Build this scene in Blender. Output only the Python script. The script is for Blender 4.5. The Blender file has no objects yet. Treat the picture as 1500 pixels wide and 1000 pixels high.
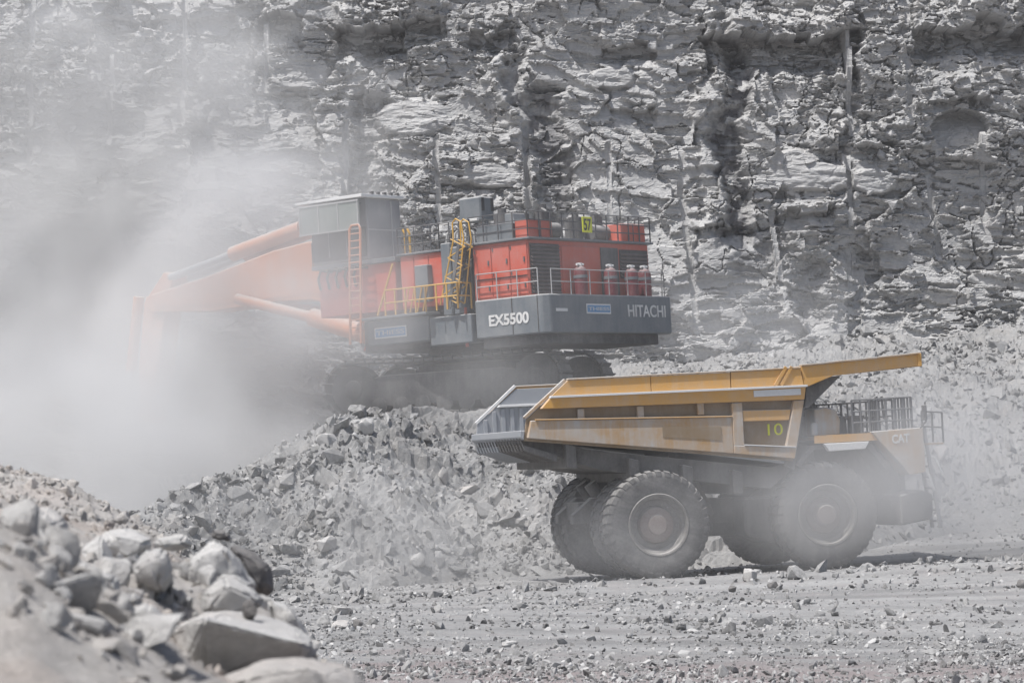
import bpy, bmesh, math, random
import numpy as np
from mathutils import Vector, Matrix, Euler

R = math.radians
sc = bpy.context.scene
COL = sc.collection

# ------------------------------------------------------------------ camera, sky, sun, exposure
FPX = 4375.0                      # focal length in photo pixels (1500 wide)
CAMZ = 2.9
PITCH = math.atan(220 / FPX)
cam_d = bpy.data.cameras.new('camera')
cam = bpy.data.objects.new('camera', cam_d); COL.objects.link(cam)
cam.location = (0, 0, CAMZ); cam.rotation_euler = (R(90) + PITCH, 0, 0)
cam_d.sensor_width = 36; cam_d.lens = 105; cam_d.clip_start = .5; cam_d.clip_end = 3000
cam_d.dof.use_dof = True; cam_d.dof.focus_distance = 105; cam_d.dof.aperture_fstop = 6.8
sc.camera = cam

SUN_EL, SUN_AZ = R(63), math.atan2(-.60, -.80)      # direction towards the sun: left and on the camera's side
sdir = Vector((math.cos(SUN_EL) * math.cos(SUN_AZ), math.cos(SUN_EL) * math.sin(SUN_AZ), math.sin(SUN_EL)))
world = bpy.data.worlds.new('World'); sc.world = world; world.use_nodes = True
wt = world.node_tree
sky = wt.nodes.new('ShaderNodeTexSky'); sky.sky_type = 'NISHITA'; sky.sun_disc = False
sky.sun_elevation = SUN_EL; sky.sun_rotation = math.atan2(sdir.x, sdir.y)
sky.dust_density = 3.0
wt.links.new(sky.outputs[0], wt.nodes['Background'].inputs[0])
wt.nodes['Background'].inputs[1].default_value = .1
sun_d = bpy.data.lights.new('sun', 'SUN'); sun_d.energy = 4.6; sun_d.angle = R(.53); sun_d.color = (1, .985, .96)
sun = bpy.data.objects.new('sun', sun_d); COL.objects.link(sun)
sun.rotation_euler = sdir.to_track_quat('Z', 'Y').to_euler()
sc.view_settings.view_transform = 'Standard'; sc.view_settings.look = 'None'
sc.view_settings.exposure = 0.12; sc.view_settings.gamma = 1.0
sc.cycles.use_denoising = True
sc.cycles.use_adaptive_sampling = True; sc.cycles.adaptive_threshold = .02
sc.cycles.max_bounces = 6; sc.cycles.diffuse_bounces = 3; sc.cycles.volume_bounces = 3
sc.cycles.volume_step_rate = 3.0
sc.cycles.transparent_max_bounces = 16

random.seed(7)
rng = np.random.default_rng(11)


def at(px, py, Y):
    """world point seen at photo pixel (px, py) at depth Y"""
    dx = (px - 750) / FPX; dy = (500 - py) / FPX
    c, s = math.cos(PITCH), math.sin(PITCH)
    d = Vector((dx, c - dy * s, s + dy * c))
    return Vector((0, 0, CAMZ)) + d * (Y / d.y)


# ------------------------------------------------------------------ numpy noise
def _h(ix, iy, seed):
    ix = ix.astype(np.int64); iy = iy.astype(np.int64)
    h = (ix * 374761393 + iy * 668265263 + seed * 2246822519) & 0xFFFFFFFF
    h = ((h ^ (h >> 13)) * 1274126177) & 0xFFFFFFFF
    h = ((h ^ (h >> 16)) * 2654435761) & 0xFFFFFFFF
    return ((h ^ (h >> 15)) & 0xFFFFFF) / float(0x1000000)


def vnoise(x, y, seed=0):
    ix = np.floor(x); iy = np.floor(y)
    fx = x - ix; fy = y - iy
    fx = fx * fx * fx * (fx * (fx * 6 - 15) + 10); fy = fy * fy * fy * (fy * (fy * 6 - 15) + 10)
    a = _h(ix, iy, seed); b = _h(ix + 1, iy, seed); c = _h(ix, iy + 1, seed); d = _h(ix + 1, iy + 1, seed)
    return (a + (b - a) * fx + (c - a) * fy + (a - b - c + d) * fx * fy) * 2 - 1


def fbm(x, y, oct=4, seed=0, gain=.5):
    s = np.zeros_like(x); a = 1.; n = 0.
    for i in range(oct):
        ang = .6 * i + .3
        X = (x * math.cos(ang) - y * math.sin(ang)) if i else x
        Y = (x * math.sin(ang) + y * math.cos(ang)) if i else y
        s += a * vnoise(X + 17.3 * i, Y - 9.1 * i, seed + i * 31); n += a; a *= gain; x = x * 2.03; y = y * 2.03
    return s / n


def worley(x, y, seed=0, jit=.9):
    """F1, F2 distances, a random value of the nearest cell and the offset to its centre"""
    ix = np.floor(x); iy = np.floor(y)
    f1 = np.full(x.shape, 9.); f2 = np.full(x.shape, 9.); idv = np.zeros(x.shape); ox = np.zeros(x.shape); oy = np.zeros(x.shape)
    for i in (-1, 0, 1):
        for j in (-1, 0, 1):
            cx = ix + i; cy = iy + j
            px = cx + .5 + jit * (_h(cx, cy, seed) - .5); py = cy + .5 + jit * (_h(cx, cy, seed + 77) - .5)
            dx = x - px; dy = y - py
            d = np.sqrt(dx * dx + dy * dy)
            m = d < f1
            f2 = np.where(m, f1, np.minimum(f2, d))
            idv = np.where(m, _h(cx, cy, seed + 191), idv)
            ox = np.where(m, dx, ox); oy = np.where(m, dy, oy)
            f1 = np.where(m, d, f1)
    return f1, f2, idv, ox, oy


def sstep(a, b, x):
    t = np.clip((x - a) / (b - a), 0, 1)
    return t * t * (3 - 2 * t)


def fast_mesh(name, verts, faces, n=3):
    verts = np.asarray(verts, dtype=np.float32).reshape(-1, 3); faces = np.asarray(faces, dtype=np.int32).reshape(-1, n)
    me = bpy.data.meshes.new(name)
    me.vertices.add(len(verts)); me.vertices.foreach_set('co', verts.ravel())
    me.loops.add(faces.size); me.loops.foreach_set('vertex_index', faces.ravel())
    me.polygons.add(len(faces))
    me.polygons.foreach_set('loop_start', np.arange(0, faces.size, n, dtype=np.int32))
    me.update(calc_edges=True)
    return me


def grid_faces(nr, nc):
    i = np.arange((nr - 1) * nc).reshape(nr - 1, nc)[:, :-1].ravel()
    return np.stack([i, i + 1, i + nc + 1, i + nc], 1)


def add_attr(me, name, vals):
    a = me.attributes.new(name, 'FLOAT', 'POINT'); a.data.foreach_set('value', np.asarray(vals, dtype=np.float32).ravel())


def smooth(me, on=True):
    me.polygons.foreach_set('use_smooth', np.full(len(me.polygons), on)); me.update()


def link(o, parent=None, label=None, cat=None, group=None, kind=None):
    COL.objects.link(o)
    if parent is not None: o.parent = parent
    if label: o['label'] = label
    if cat: o['category'] = cat
    if group: o['group'] = group
    if kind: o['kind'] = kind
    return o


def mobj(name, me, mat, parent=None, **k):
    o = bpy.data.objects.new(name, me)
    if mat is not None and not me.materials: me.materials.append(mat)
    return link(o, parent, **k)


# ------------------------------------------------------------------ materials
def newmat(name):
    m = bpy.data.materials.new(name); m.use_nodes = True
    nt = m.node_tree; b = nt.nodes['Principled BSDF']
    return m, nt, nt.nodes, nt.links, b


def noise(N, L, vec, scale, detail=4, rough=.55, dist=0.):
    n = N.new('ShaderNodeTexNoise'); n.inputs['Scale'].default_value = scale; n.inputs['Detail'].default_value = detail
    n.inputs['Roughness'].default_value = rough; n.inputs['Distortion'].default_value = dist
    L.new(vec, n.inputs['Vector']); return n.outputs['Fac']


def ramp(N, L, fac, stops):
    r = N.new('ShaderNodeValToRGB'); e = r.color_ramp.elements
    while len(e) < len(stops): e.new(.5)
    for i, (p, c) in enumerate(stops):
        e[i].position = p; e[i].color = (c[0], c[1], c[2], 1) if hasattr(c, '__len__') else (c, c, c, 1)
    L.new(fac, r.inputs[0]); return r.outputs[0]


def mix(N, L, fac, a, b, mode='MIX'):
    m = N.new('ShaderNodeMix'); m.data_type = 'RGBA'; m.blend_type = mode
    for s, v in ((m.inputs[0], fac), (m.inputs[6], a), (m.inputs[7], b)):
        if hasattr(v, 'is_output'): L.new(v, s)
        elif hasattr(v, '__len__'): s.default_value = (v[0], v[1], v[2], 1)
        else: s.default_value = v
    return m.outputs[2]


def math_n(N, L, op, a, b=None, clamp=False):
    m = N.new('ShaderNodeMath'); m.operation = op; m.use_clamp = clamp
    for s, v in ((m.inputs[0], a), (m.inputs[1], b)):
        if v is None: continue
        if hasattr(v, 'is_output'): L.new(v, s)
        else: s.default_value = v
    return m.outputs[0]


def mapping(N, L, vec, scale):
    m = N.new('ShaderNodeMapping'); m.inputs['Scale'].default_value = scale; L.new(vec, m.inputs[0]); return m.outputs[0]


DUST = (.46, .445, .425)


def rock_mat(name, lo, hi, tan=(.42, .37, .32), tan_amt=.15, bump=.4, strata=False, fine=6., attr=None, road=False):
    m, nt, N, L, b = newmat(name)
    g = N.new('ShaderNodeNewGeometry').outputs['Position']
    n1 = noise(N, L, g, .35, 5, .6); n2 = noise(N, L, g, fine, 5, .65); n3 = noise(N, L, g, fine * 6, 3, .6)
    v = math_n(N, L, 'ADD', math_n(N, L, 'MULTIPLY', n1, .45), math_n(N, L, 'MULTIPLY', n2, .55))
    if strata:
        ns = noise(N, L, mapping(N, L, g, (.25, .25, 3.2)), 1.6, 5, .65, .4)
        v = math_n(N, L, 'ADD', math_n(N, L, 'MULTIPLY', v, .6), math_n(N, L, 'MULTIPLY', ns, .4))
    if attr:
        at_ = N.new('ShaderNodeAttribute'); at_.attribute_name = attr
        v = math_n(N, L, 'ADD', v, math_n(N, L, 'MULTIPLY', math_n(N, L, 'SUBTRACT', at_.outputs['Fac'], .5), .5))
    oi = N.new('ShaderNodeObjectInfo')
    v = math_n(N, L, 'ADD', v, math_n(N, L, 'MULTIPLY', math_n(N, L, 'SUBTRACT', oi.outputs['Random'], .5), .12))
    c = ramp(N, L, v, [(.28, lo), (.5, tuple(.5 * (p + q) for p, q in zip(lo, hi))), (.72, hi)])
    nt_ = noise(N, L, g, .8, 3, .5)
    c = mix(N, L, math_n(N, L, 'MULTIPLY', ramp(N, L, nt_, [(.5, 0), (.75, 1)]), tan_amt), c, tan)
    if road:
        nr = noise(N, L, mapping(N, L, g, (.05, .42, .3)), 1.0, 4, .6)
        c = mix(N, L, math_n(N, L, 'MULTIPLY', ramp(N, L, nr, [(.42, 0), (.62, 1)]), .55), c, (.17, .168, .167))
        sy = N.new('ShaderNodeSeparateXYZ'); L.new(g, sy.inputs[0])
        rb = N.new('ShaderNodeMapRange'); rb.interpolation_type = 'SMOOTHSTEP'; rb.inputs[1].default_value = 55; rb.inputs[2].default_value = 46; rb.inputs[4].default_value = .75
        L.new(math_n(N, L, 'ADD', sy.outputs[1], math_n(N, L, 'MULTIPLY', math_n(N, L, 'SUBTRACT', n1, .5), 30)), rb.inputs[0])
        c = mix(N, L, rb.outputs[0], c, (.30, .255, .25))
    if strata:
        a2 = N.new('ShaderNodeAttribute'); a2.attribute_name = 'slot_dark'
        c = mix(N, L, a2.outputs['Fac'], c, (.10, .098, .108))  # turns the rock colour darker inside the upright slots
    L.new(c, b.inputs['Base Color']); b.inputs['Roughness'].default_value = .95
    b.inputs['Specular IOR Level'].default_value = .15
    h = math_n(N, L, 'ADD', math_n(N, L, 'MULTIPLY', n2, .7), math_n(N, L, 'MULTIPLY', n3, .3))
    bp = N.new('ShaderNodeBump'); bp.inputs['Strength'].default_value = bump; bp.inputs['Distance'].default_value = .6 / fine
    L.new(h, bp.inputs['Height'])
    n4 = noise(N, L, g, fine * 2.7, 6, .7)
    if strata: n4 = math_n(N, L, 'ADD', math_n(N, L, 'MULTIPLY', n4, .5), noise(N, L, mapping(N, L, g, (.5, .5, 3.0)), 4.0, 6, .7, .6))
    b2 = N.new('ShaderNodeBump'); b2.inputs['Strength'].default_value = min(1, bump * 1.2); b2.inputs['Distance'].default_value = (.6 if strata else .25) / fine
    L.new(n4, b2.inputs['Height']); L.new(bp.outputs[0], b2.inputs['Normal']); L.new(b2.outputs[0], b.inputs['Normal'])
    return m


def paint(name, col, dust=.35, rough=.5, metal=0., up=.75, streak=.4):
    """painted steel under settled mine dust: patchy film, run-off streaks, thick on ledges"""
    m, nt, N, L, b = newmat(name)
    tc = N.new('ShaderNodeTexCoord').outputs['Object']
    ge = N.new('ShaderNodeNewGeometry')
    n1 = noise(N, L, tc, .9, 5, .6); n2 = noise(N, L, mapping(N, L, tc, (5, 5, .5)), 1.2, 4, .6); n3 = noise(N, L, tc, 14, 4, .6)
    f = math_n(N, L, 'ADD', math_n(N, L, 'MULTIPLY', ramp(N, L, n1, [(.3, 0), (.75, 1)]), dust),
               math_n(N, L, 'MULTIPLY', ramp(N, L, n2, [(.45, 0), (.8, 1)]), streak * dust))
    f = math_n(N, L, 'ADD', f, math_n(N, L, 'MULTIPLY', math_n(N, L, 'SUBTRACT', n3, .5), .3))
    sx = N.new('ShaderNodeSeparateXYZ'); L.new(ge.outputs['Normal'], sx.inputs[0])
    u = N.new('ShaderNodeMapRange'); u.inputs[1].default_value = .3; u.inputs[2].default_value = .9; u.inputs[4].default_value = up
    L.new(sx.outputs[2], u.inputs[0])
    f = math_n(N, L, 'ADD', f, u.outputs[0], True)
    c0 = mix(N, L, math_n(N, L, 'MULTIPLY', n3, .35), col, tuple(x * .6 for x in col))
    c = mix(N, L, f, c0, DUST)
    L.new(c, b.inputs['Base Color'])
    b.inputs['Metallic'].default_value = metal
    L.new(math_n(N, L, 'ADD', math_n(N, L, 'MULTIPLY', f, .45), rough, True), b.inputs['Roughness'])
    b.inputs['Specular IOR Level'].default_value = .3
    bp = N.new('ShaderNodeBump'); bp.inputs['Strength'].default_value = .12; bp.inputs['Distance'].default_value = .02
    L.new(n1, bp.inputs['Height']); L.new(bp.outputs[0], b.inputs['Normal'])
    return m


M = {}
M['cliff'] = rock_mat('cliff_rock', (.30, .298, .296), (.64, .635, .626), tan_amt=.12, bump=.55, strata=True, fine=5)
M['rubble'] = rock_mat('rubble_rock', (.16, .159, .158), (.39, .387, .383), tan_amt=.15, bump=.6, fine=7)
M['stone'] = rock_mat('loose_stone', (.13, .129, .127), (.43, .426, .42), tan_amt=.12, bump=.35, fine=9, attr='tint')
M['gravel'] = rock_mat('gravel_stone', (.11, .108, .107), (.46, .455, .447), tan_amt=.1, bump=.2, fine=12, attr='tint')
M['floor'] = rock_mat('haul_road_dirt', (.25, .248, .246), (.46, .456, .452), tan=(.40, .35, .34), tan_amt=.3, bump=.9, fine=9, road=True)
M['berm'] = rock_mat('berm_dirt', (.34, .32, .30), (.60, .575, .55), tan=(.42, .34, .29), tan_amt=.65, bump=.9, fine=22)
M['boulder'] = rock_mat('boulder_rock', (.34, .333, .325), (.62, .608, .59), tan=(.52, .45, .40), tan_amt=.35, bump=.7, fine=18)
M['boulder_dark'] = rock_mat('dark_boulder_rock', (.12, .115, .11), (.25, .24, .235), tan_amt=.1, bump=.7, fine=18)
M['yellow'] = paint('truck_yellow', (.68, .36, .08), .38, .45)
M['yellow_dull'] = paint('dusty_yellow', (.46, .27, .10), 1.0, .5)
M['bodyunder'] = paint('truck_underbody', (.10, .095, .09), .35, .6)
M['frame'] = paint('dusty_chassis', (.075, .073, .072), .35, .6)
M['white'] = paint('white_paint_lit_edge', (.75, .75, .74), .2, .45, up=.3)  # real white paint, and the sunlit look of the truck's ledge
M['steelbright'] = paint('worn_steel', (.38, .40, .43), .3, .4, .3, up=.45)
M['orange'] = paint('excavator_orange', (.55, .075, .035), .24, .42, up=.6)
M['orange_dull'] = paint('boom_orange', (.60, .19, .05), .40, .45, up=.6)
M['grey'] = paint('counterweight_grey', (.125, .145, .165), .25, .45, up=.7)
M['dark'] = paint('dark_steel', (.05, .05, .055), .3, .55, up=.6)
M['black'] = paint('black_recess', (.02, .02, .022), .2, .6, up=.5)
M['railyellow'] = paint('safety_yellow', (.65, .36, .03), .15, .4, up=.3)
M['raildark'] = paint('dark_rail', (.06, .062, .07), .2, .5, up=.3)
M['railgrey'] = paint('grey_rail', (.40, .40, .40), .2, .5, up=.3)
M['red'] = paint('extinguisher_red', (.13, .010, .018), .15, .4, up=.5)
M['rubber'] = paint('tyre_rubber', (.035, .035, .037), .35, .8, up=.3)
M['rim'] = paint('dusty_rim', (.10, .092, .085), .4, .6, up=.5)
M['shade_grime'] = paint('wall_shade_grime', (.27, .19, .11), .35, .6, up=.5)  # dusty brown that also carries the shade of the wall recess
M['slat'] = paint('louvre_slat', (.07, .035, .03), .2, .6, up=.25)
M['hub'] = paint('hub_brown', (.13, .08, .065), .35, .6, up=.5)
M['signyellow'] = paint('sign_yellow', (.72, .74, .02), .05, .4, up=.2)
M['decal'] = paint('faded_decal', (.70, .70, .69), .55, .5, up=.2)
M['blue'] = paint('sign_blue', (.10, .28, .52), .1, .4, up=.2)
M['visor'] = paint('sun_visor', (.19, .225, .21), .35, .4, up=.6)
M['cabgrey'] = paint('cab_grey', (.16, .165, .185), .25, .45, up=.7)
mg, nt_, N_, L_, b_ = newmat('dusty_glass'); b_.inputs['Base Color'].default_value = (.03, .035, .04, 1); b_.inputs['Roughness'].default_value = .18
M['glass'] = mg
mg, nt_, N_, L_, b_ = newmat('lamp_glass'); b_.inputs['Base Color'].default_value = (.75, .75, .72, 1); b_.inputs['Roughness'].default_value = .15
M['lamp'] = mg


# ------------------------------------------------------------------ mesh builder
class MB:
    def __init__(s): s.v = []; s.f = []
    def add(s, vs, fs):
        o = len(s.v); s.v += [tuple(v) for v in vs]; s.f += [tuple(i + o for i in f) for f in fs]; return s
    def box(s, x0, x1, y0, y1, z0, z1):
        return s.add([(x0, y0, z0), (x1, y0, z0), (x1, y1, z0), (x0, y1, z0), (x0, y0, z1), (x1, y0, z1), (x1, y1, z1), (x0, y1, z1)],
                     [(3, 2, 1, 0), (4, 5, 6, 7), (0, 1, 5, 4), (1, 2, 6, 5), (2, 3, 7, 6), (3, 0, 4, 7)])
    def prism(s, pts, y0, y1, ax='y'):
        """polygon pts (a, b) swept along an axis: y -> (a, y, b); x -> (x, a, b); z -> (a, b, z)"""
        n = len(pts)
        f = {'y': lambda a, b, t: (a, t, b), 'x': lambda a, b, t: (t, a, b), 'z': lambda a, b, t: (a, b, t)}[ax]
        vs = [f(a, b, y0) for a, b in pts] + [f(a, b, y1) for a, b in pts]
        return s.add(vs, [tuple(range(n)), tuple(range(2 * n - 1, n - 1, -1))] + [(i, i + n, (i + 1) % n + n, (i + 1) % n) for i in range(n)])
    def beam(s, p, q, w, h=None, up=(0, 0, 1)):
        h = h or w; p = Vector(p); q = Vector(q); d = (q - p).normalized(); u = Vector(up)
        if abs(d.dot(u)) > .98: u = Vector((1, 0, 0))
        a = d.cross(u).normalized() * (w / 2); b = a.cross(d).normalized() * (h / 2)
        vs = [p - a - b, p + a - b, p + a + b, p - a + b, q - a - b, q + a - b, q + a + b, q - a + b]
        return s.add(vs, [(3, 2, 1, 0), (4, 5, 6, 7), (0, 1, 5, 4), (1, 2, 6, 5), (2, 3, 7, 6), (3, 0, 4, 7)])
    def tube(s, pts, r, n=8, r2=None):
        pts = [Vector(p) for p in pts]; rings = []; k = len(pts)
        prev = None
        for i, p in enumerate(pts):
            d = (pts[min(i + 1, k - 1)] - pts[max(i - 1, 0)]).normalized()
            u = Vector((0, 0, 1)) if abs(d.z) < .95 else Vector((1, 0, 0))
            if prev is not None: u = prev
            a = d.cross(u).normalized(); b = a.cross(d).normalized(); prev = b
            rr = r if r2 is None else r + (r2 - r) * i / (k - 1)
            rings.append([p + a * rr * math.cos(2 * math.pi * j / n) + b * rr * math.sin(2 * math.pi * j / n) for j in range(n)])
        vs = [v for g in rings for v in g]; fs = []
        for i in range(k - 1):
            for j in range(n): fs.append((i * n + j, i * n + (j + 1) % n, (i + 1) * n + (j + 1) % n, (i + 1) * n + j))
        fs += [tuple(range(n - 1, -1, -1)), tuple(range((k - 1) * n, k * n))]
        return s.add(vs, fs)
    def lathe(s, prof, c, ax='y', n=32, closed=False, caps=True):
        """profile (radius, along) turned about an axis through c"""
        k = len(prof); vs = []
        for r, t in prof:
            for j in range(n):
                a = 2 * math.pi * j / n; ca, sa = r * math.cos(a), r * math.sin(a)
                vs.append((c[0] + ca, c[1] + t, c[2] + sa) if ax == 'y' else (c[0] + t, c[1] + ca, c[2] + sa) if ax == 'x' else (c[0] + ca, c[1] + sa, c[2] + t))
        fs = []
        for i in range(k if closed else k - 1):
            i2 = (i + 1) % k
            for j in range(n): fs.append((i * n + j, i * n + (j + 1) % n, i2 * n + (j + 1) % n, i2 * n + j))
        if not closed and caps: fs += [tuple(range(n)), tuple(range((k - 1) * n, k * n))]
        return s.add(vs, fs)
    def mesh(s, name, bevel=0., smooth_deg=None):
        me = bpy.data.meshes.new(name); me.from_pydata(s.v, [], s.f)
        bm = bmesh.new(); bm.from_mesh(me); bmesh.ops.recalc_face_normals(bm, faces=bm.faces)
        if bevel: bmesh.ops.bevel(bm, geom=[e for e in bm.edges], offset=bevel, segments=1, affect='EDGES', clamp_overlap=True)
        if smooth_deg:
            for f in bm.faces: f.smooth = True
            for e in bm.edges: e.smooth = len(e.link_faces) == 2 and e.calc_face_angle(0) < R(smooth_deg)
        bm.to_mesh(me); bm.free(); return me
    def build(s, name, mat, parent=None, bevel=0., smooth_deg=None, label=None, **k):
        return mobj(name, s.mesh(name, bevel, smooth_deg), M[mat], parent, label=label, **k)


def text(name, body, mat, parent, origin, xdir, zdir, height, width=None, bold=.0, depth=.02, label=None):
    """flat lettering: origin = lower left corner, xdir along the line, zdir up the letters"""
    cu = bpy.data.curves.new(name, 'FONT'); cu.body = body; cu.size = 1.; cu.extrude = depth; cu.offset = bold
    tmp = bpy.data.objects.new(name, cu); COL.objects.link(tmp)
    dg = bpy.context.evaluated_depsgraph_get(); me = bpy.data.meshes.new_from_object(tmp.evaluated_get(dg))
    bpy.data.objects.remove(tmp); bpy.data.curves.remove(cu)
    co = np.zeros(len(me.vertices) * 3, dtype=np.float32); me.vertices.foreach_get('co', co); co = co.reshape(-1, 3)
    lo, hi = co.min(0), co.max(0)
    sy = height / (hi[1] - lo[1]); sx = width / (hi[0] - lo[0]) if width else sy
    X = np.array(Vector(xdir).normalized()); Z = np.array(Vector(zdir).normalized()); Nn = np.cross(X, Z)
    w = np.array(origin)[None] + (co[:, :1] - lo[0]) * sx * X + (co[:, 1:2] - lo[1]) * sy * Z + co[:, 2:3] * Nn
    me.vertices.foreach_set('co', w.astype(np.float32).ravel()); me.update(); me.materials.clear()
    return mobj(name, me, M[mat], parent, label=label)


def empty(name, loc, rot, **k):
    o = bpy.data.objects.new(name, None); o.location = loc; o.rotation_euler = rot; o.empty_display_size = .5
    return link(o, **k)


# ------------------------------------------------------------------ terrain functions
def lerp(a, b, t): return a + (b - a) * t


def floor_h(x, y):
    x = np.asarray(x, dtype=float); y = np.asarray(y, dtype=float)
    rise = .0526 * np.clip(x - 3.85, -14, 40) * sstep(70, 92, y)
    back = np.clip(y - 104, 0, 60) * .05 * sstep(4, 16, x)
    h = rise + back
    h = h + .10 * fbm(x / 9, y / 14, 3, 5) * sstep(30, 50, y) * (1 - .8 * sstep(90, 97, y) * (1 - sstep(104, 108, y)))
    # ragged low windrow along the near edge of the haul lane
    h = h + .26 * np.exp(-((y - 90.5 + 1.2 * vnoise(x / 6, y * 0, 3)) / 2.2) ** 2) * (.7 + .5 * vnoise(x / 3.1, y / 5, 8))
    return h


def lane(x, y):
    w = y + 1.1 * fbm(x / 9, y * 0 + 2., 2, 91)
    return sum(np.exp(-((w - c) / s) ** 4) for c, s in ((61.5, 1.5), (69.5, 1.7), (79.5, 2.0), (85.5, 1.6)))


def floor_micro(x, y):
    f1, f2, idv, ox, oy = worley(x / .5, y / .6, 41)
    a = .05 * (idv - .4) * sstep(0, .3, f2 - f1)
    f1, f2, idv, ox, oy = worley(x / .2, y / .25, 43)
    b = .028 * (idv - .4) * sstep(0, .3, f2 - f1)
    tr = .35 + .65 * sstep(-.2, .35, fbm(x / 7, y / 5, 3, 77))
    return (a + b + .04 * fbm(x / 1.1, y / 1.3, 4, 12)) * tr * (1 - .5 * lane(x, y)) - .05 * lane(x, y)


def bench_h(x, y):
    x = np.asarray(x, dtype=float); y = np.asarray(y, dtype=float)
    base = floor_h(x, y)
    wob = 1.6 * fbm(x / 7, y / 9, 3, 21)
    toe = lerp(103.0, 106.6, sstep(-6, -1, x)) + 10.5 * sstep(9, 19, x) + 1.0 * wob * (.4 + .6 * sstep(0, -5, x)) - 3.5 * sstep(-8, -14, x)
    slope = lerp(.60, .31, sstep(7, 15, x))
    top = 5.85 + .056 * (x + 2) + .25 * sstep(114, 119, y)
    top = top + sstep(130, 149, y) * (lerp(1.5, 3.0, sstep(-8, 14, x)) + 1.3 * fbm(x / 4.5, y / 8, 3, 36))
    # the dig face falls away to the left of the machine
    top = np.where(x < -6.2, top - (-6.2 - x) * lerp(.50, .42, sstep(108, 130, y)), top)
    top = np.maximum(top, base + .6 + .1 * wob)
    rise = base + (y - toe) * slope
    k = .5
    h = -k * np.log(np.exp(-np.clip(rise, -20, 40) / k) + np.exp(-top / k))
    pad = np.exp(-(((x + 1.6) / 7.0) ** 2 + ((y - 125.5) / 6.5) ** 2) ** 2)
    rough = .75 * fbm(x / 3.2, y / 3.2, 4, 31)
    wx = x + .35 * fbm(x / .8, y / .8, 3, 33); wy = y + .35 * fbm(x / .8, y / .8, 3, 34)

    def cells(sx, seed, amp, t):
        f1, f2, i, ox, oy = worley(wx / sx, wy / sx, seed)
        return amp * (i - .4) + t * (((i * 7.31) % 1. - .5) * ox + ((i * 13.7) % 1. - .5) * oy) * sx
    r2 = cells(1.6, 51, .16, .5) + cells(.9, 55, .11, .5); r3 = cells(.45, 53, .09, .8) + cells(.24, 54, .06, .8) + .06 * fbm(x / .45, y / .45, 4, 57)
    amt = sstep(-.3, 1.5, h - base) * (1 - .85 * pad) * (1 - .4 * sstep(112, 126, y) * (1 - .5 * sstep(5, 10, x))) * (1 - .25 * sstep(6, 12, x))
    return h + (rough + r2 + r3) * amt - .25 * (1 - sstep(-.2, .4, rise - base))


def berm_cells(x, y):
    f1, f2, i, ox, oy = worley(x / .11 + .5 * fbm(x / .2, y / .2, 2, 63), y / .15, 64)
    return .028 * (i - .5) * sstep(0, .3, f2 - f1)


BY = np.array([3., 6.5, 8.6, 9.4, 10.6, 12.0, 13.4, 16.0, 20.5, 23.0, 27.0])
BP = np.array([-500., 0., 50., 110., 170., 230., 300., 350., 400., 450., 500., 560., 740.])
BPY = np.array([     # photo row of the surface at each depth and column
    [1600] * 13,
    [1000, 1060, 1070, 1090, 1110, 1130, 1160, 1180, 1200, 1220, 1250, 1290, 6000],
    [740, 772, 792, 850, 890, 925, 985, 1010, 1030, 1050, 1090, 1150, 4000],
    [760, 800, 815, 868, 905, 950, 1015, 1050, 1060, 1070, 1090, 1150, 4000],
    [760, 800, 812, 845, 880, 915, 985, 1005, 1015, 1025, 1060, 1120, 4000],
    [740, 778, 790, 806, 818, 830, 850, 868, 900, 950, 1010, 1100, 4000],
    [745, 785, 800, 815, 830, 850, 880, 910, 950, 1000, 1060, 1120, 4000],
    [690, 735, 748, 770, 790, 812, 850, 890, 940, 1000, 1060, 1120, 4000],
    [600, 684, 696, 712, 748, 785, 850, 900, 950, 1000, 1060, 1120, 4000],
    [660, 735, 760, 800, 850, 900, 950, 1000, 1050, 1080, 1100, 1150, 4000],
    [2200] * 13], dtype=float)


def berm_h(x, y):
    """foreground windrow, shaped from its section at a row of depths"""
    x = np.asarray(x, dtype=float); y = np.asarray(y, dtype=float)
    px = np.clip(750 + FPX * x / y, BP[0], BP[-1])
    Zt = CAMZ - (BPY - 720) / FPX * BY[:, None]
    i = np.clip(np.searchsorted(BY, y) - 1, 0, len(BY) - 2); j = np.clip(np.searchsorted(BP, px) - 1, 0, len(BP) - 2)
    u = np.clip((y - BY[i]) / (BY[i + 1] - BY[i]), 0, 1); v = np.clip((px - BP[j]) / (BP[j + 1] - BP[j]), 0, 1)
    u = u * u * (3 - 2 * u)
    z = Zt[i, j] * (1 - u) * (1 - v) + Zt[i + 1, j] * u * (1 - v) + Zt[i, j + 1] * (1 - u) * v + Zt[i + 1, j + 1] * u * v
    return z + .05 * fbm(x / .5, y / .8, 4, 61) + .035 * fbm(x / .12, y / .16, 4, 62) + berm_cells(x, y)


# ------------------------------------------------------------------ pit floor: one sheet to the horizon, fine where the photo looks
def axis(lo, hi, flo, fhi, step, coarse):
    a = list(np.arange(flo, fhi + 1e-6, step)); x = flo; s = step
    left = []
    while x > lo: s = min(s * 1.5, coarse); x -= s; left.append(x)
    x = fhi; s = step; right = []
    while x < hi: s = min(s * 1.5, coarse); x += s; right.append(x)
    return np.array(left[::-1] + a + right)


xs = axis(-900, 900, -9, 24, .13, 60); ys = axis(-300, 1500, 42, 126, .17, 60)
X, Y = np.meshgrid(xs, ys)
Z = floor_h(X, Y) + floor_micro(X, Y)
me = fast_mesh('pit_floor', np.stack([X, Y, Z], -1), grid_faces(len(ys), len(xs)), 4); smooth(me)
pit_floor = mobj('pit_floor', me, M['floor'], kind='structure', label='pale grey gravelly haul road floor of the open pit')

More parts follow.
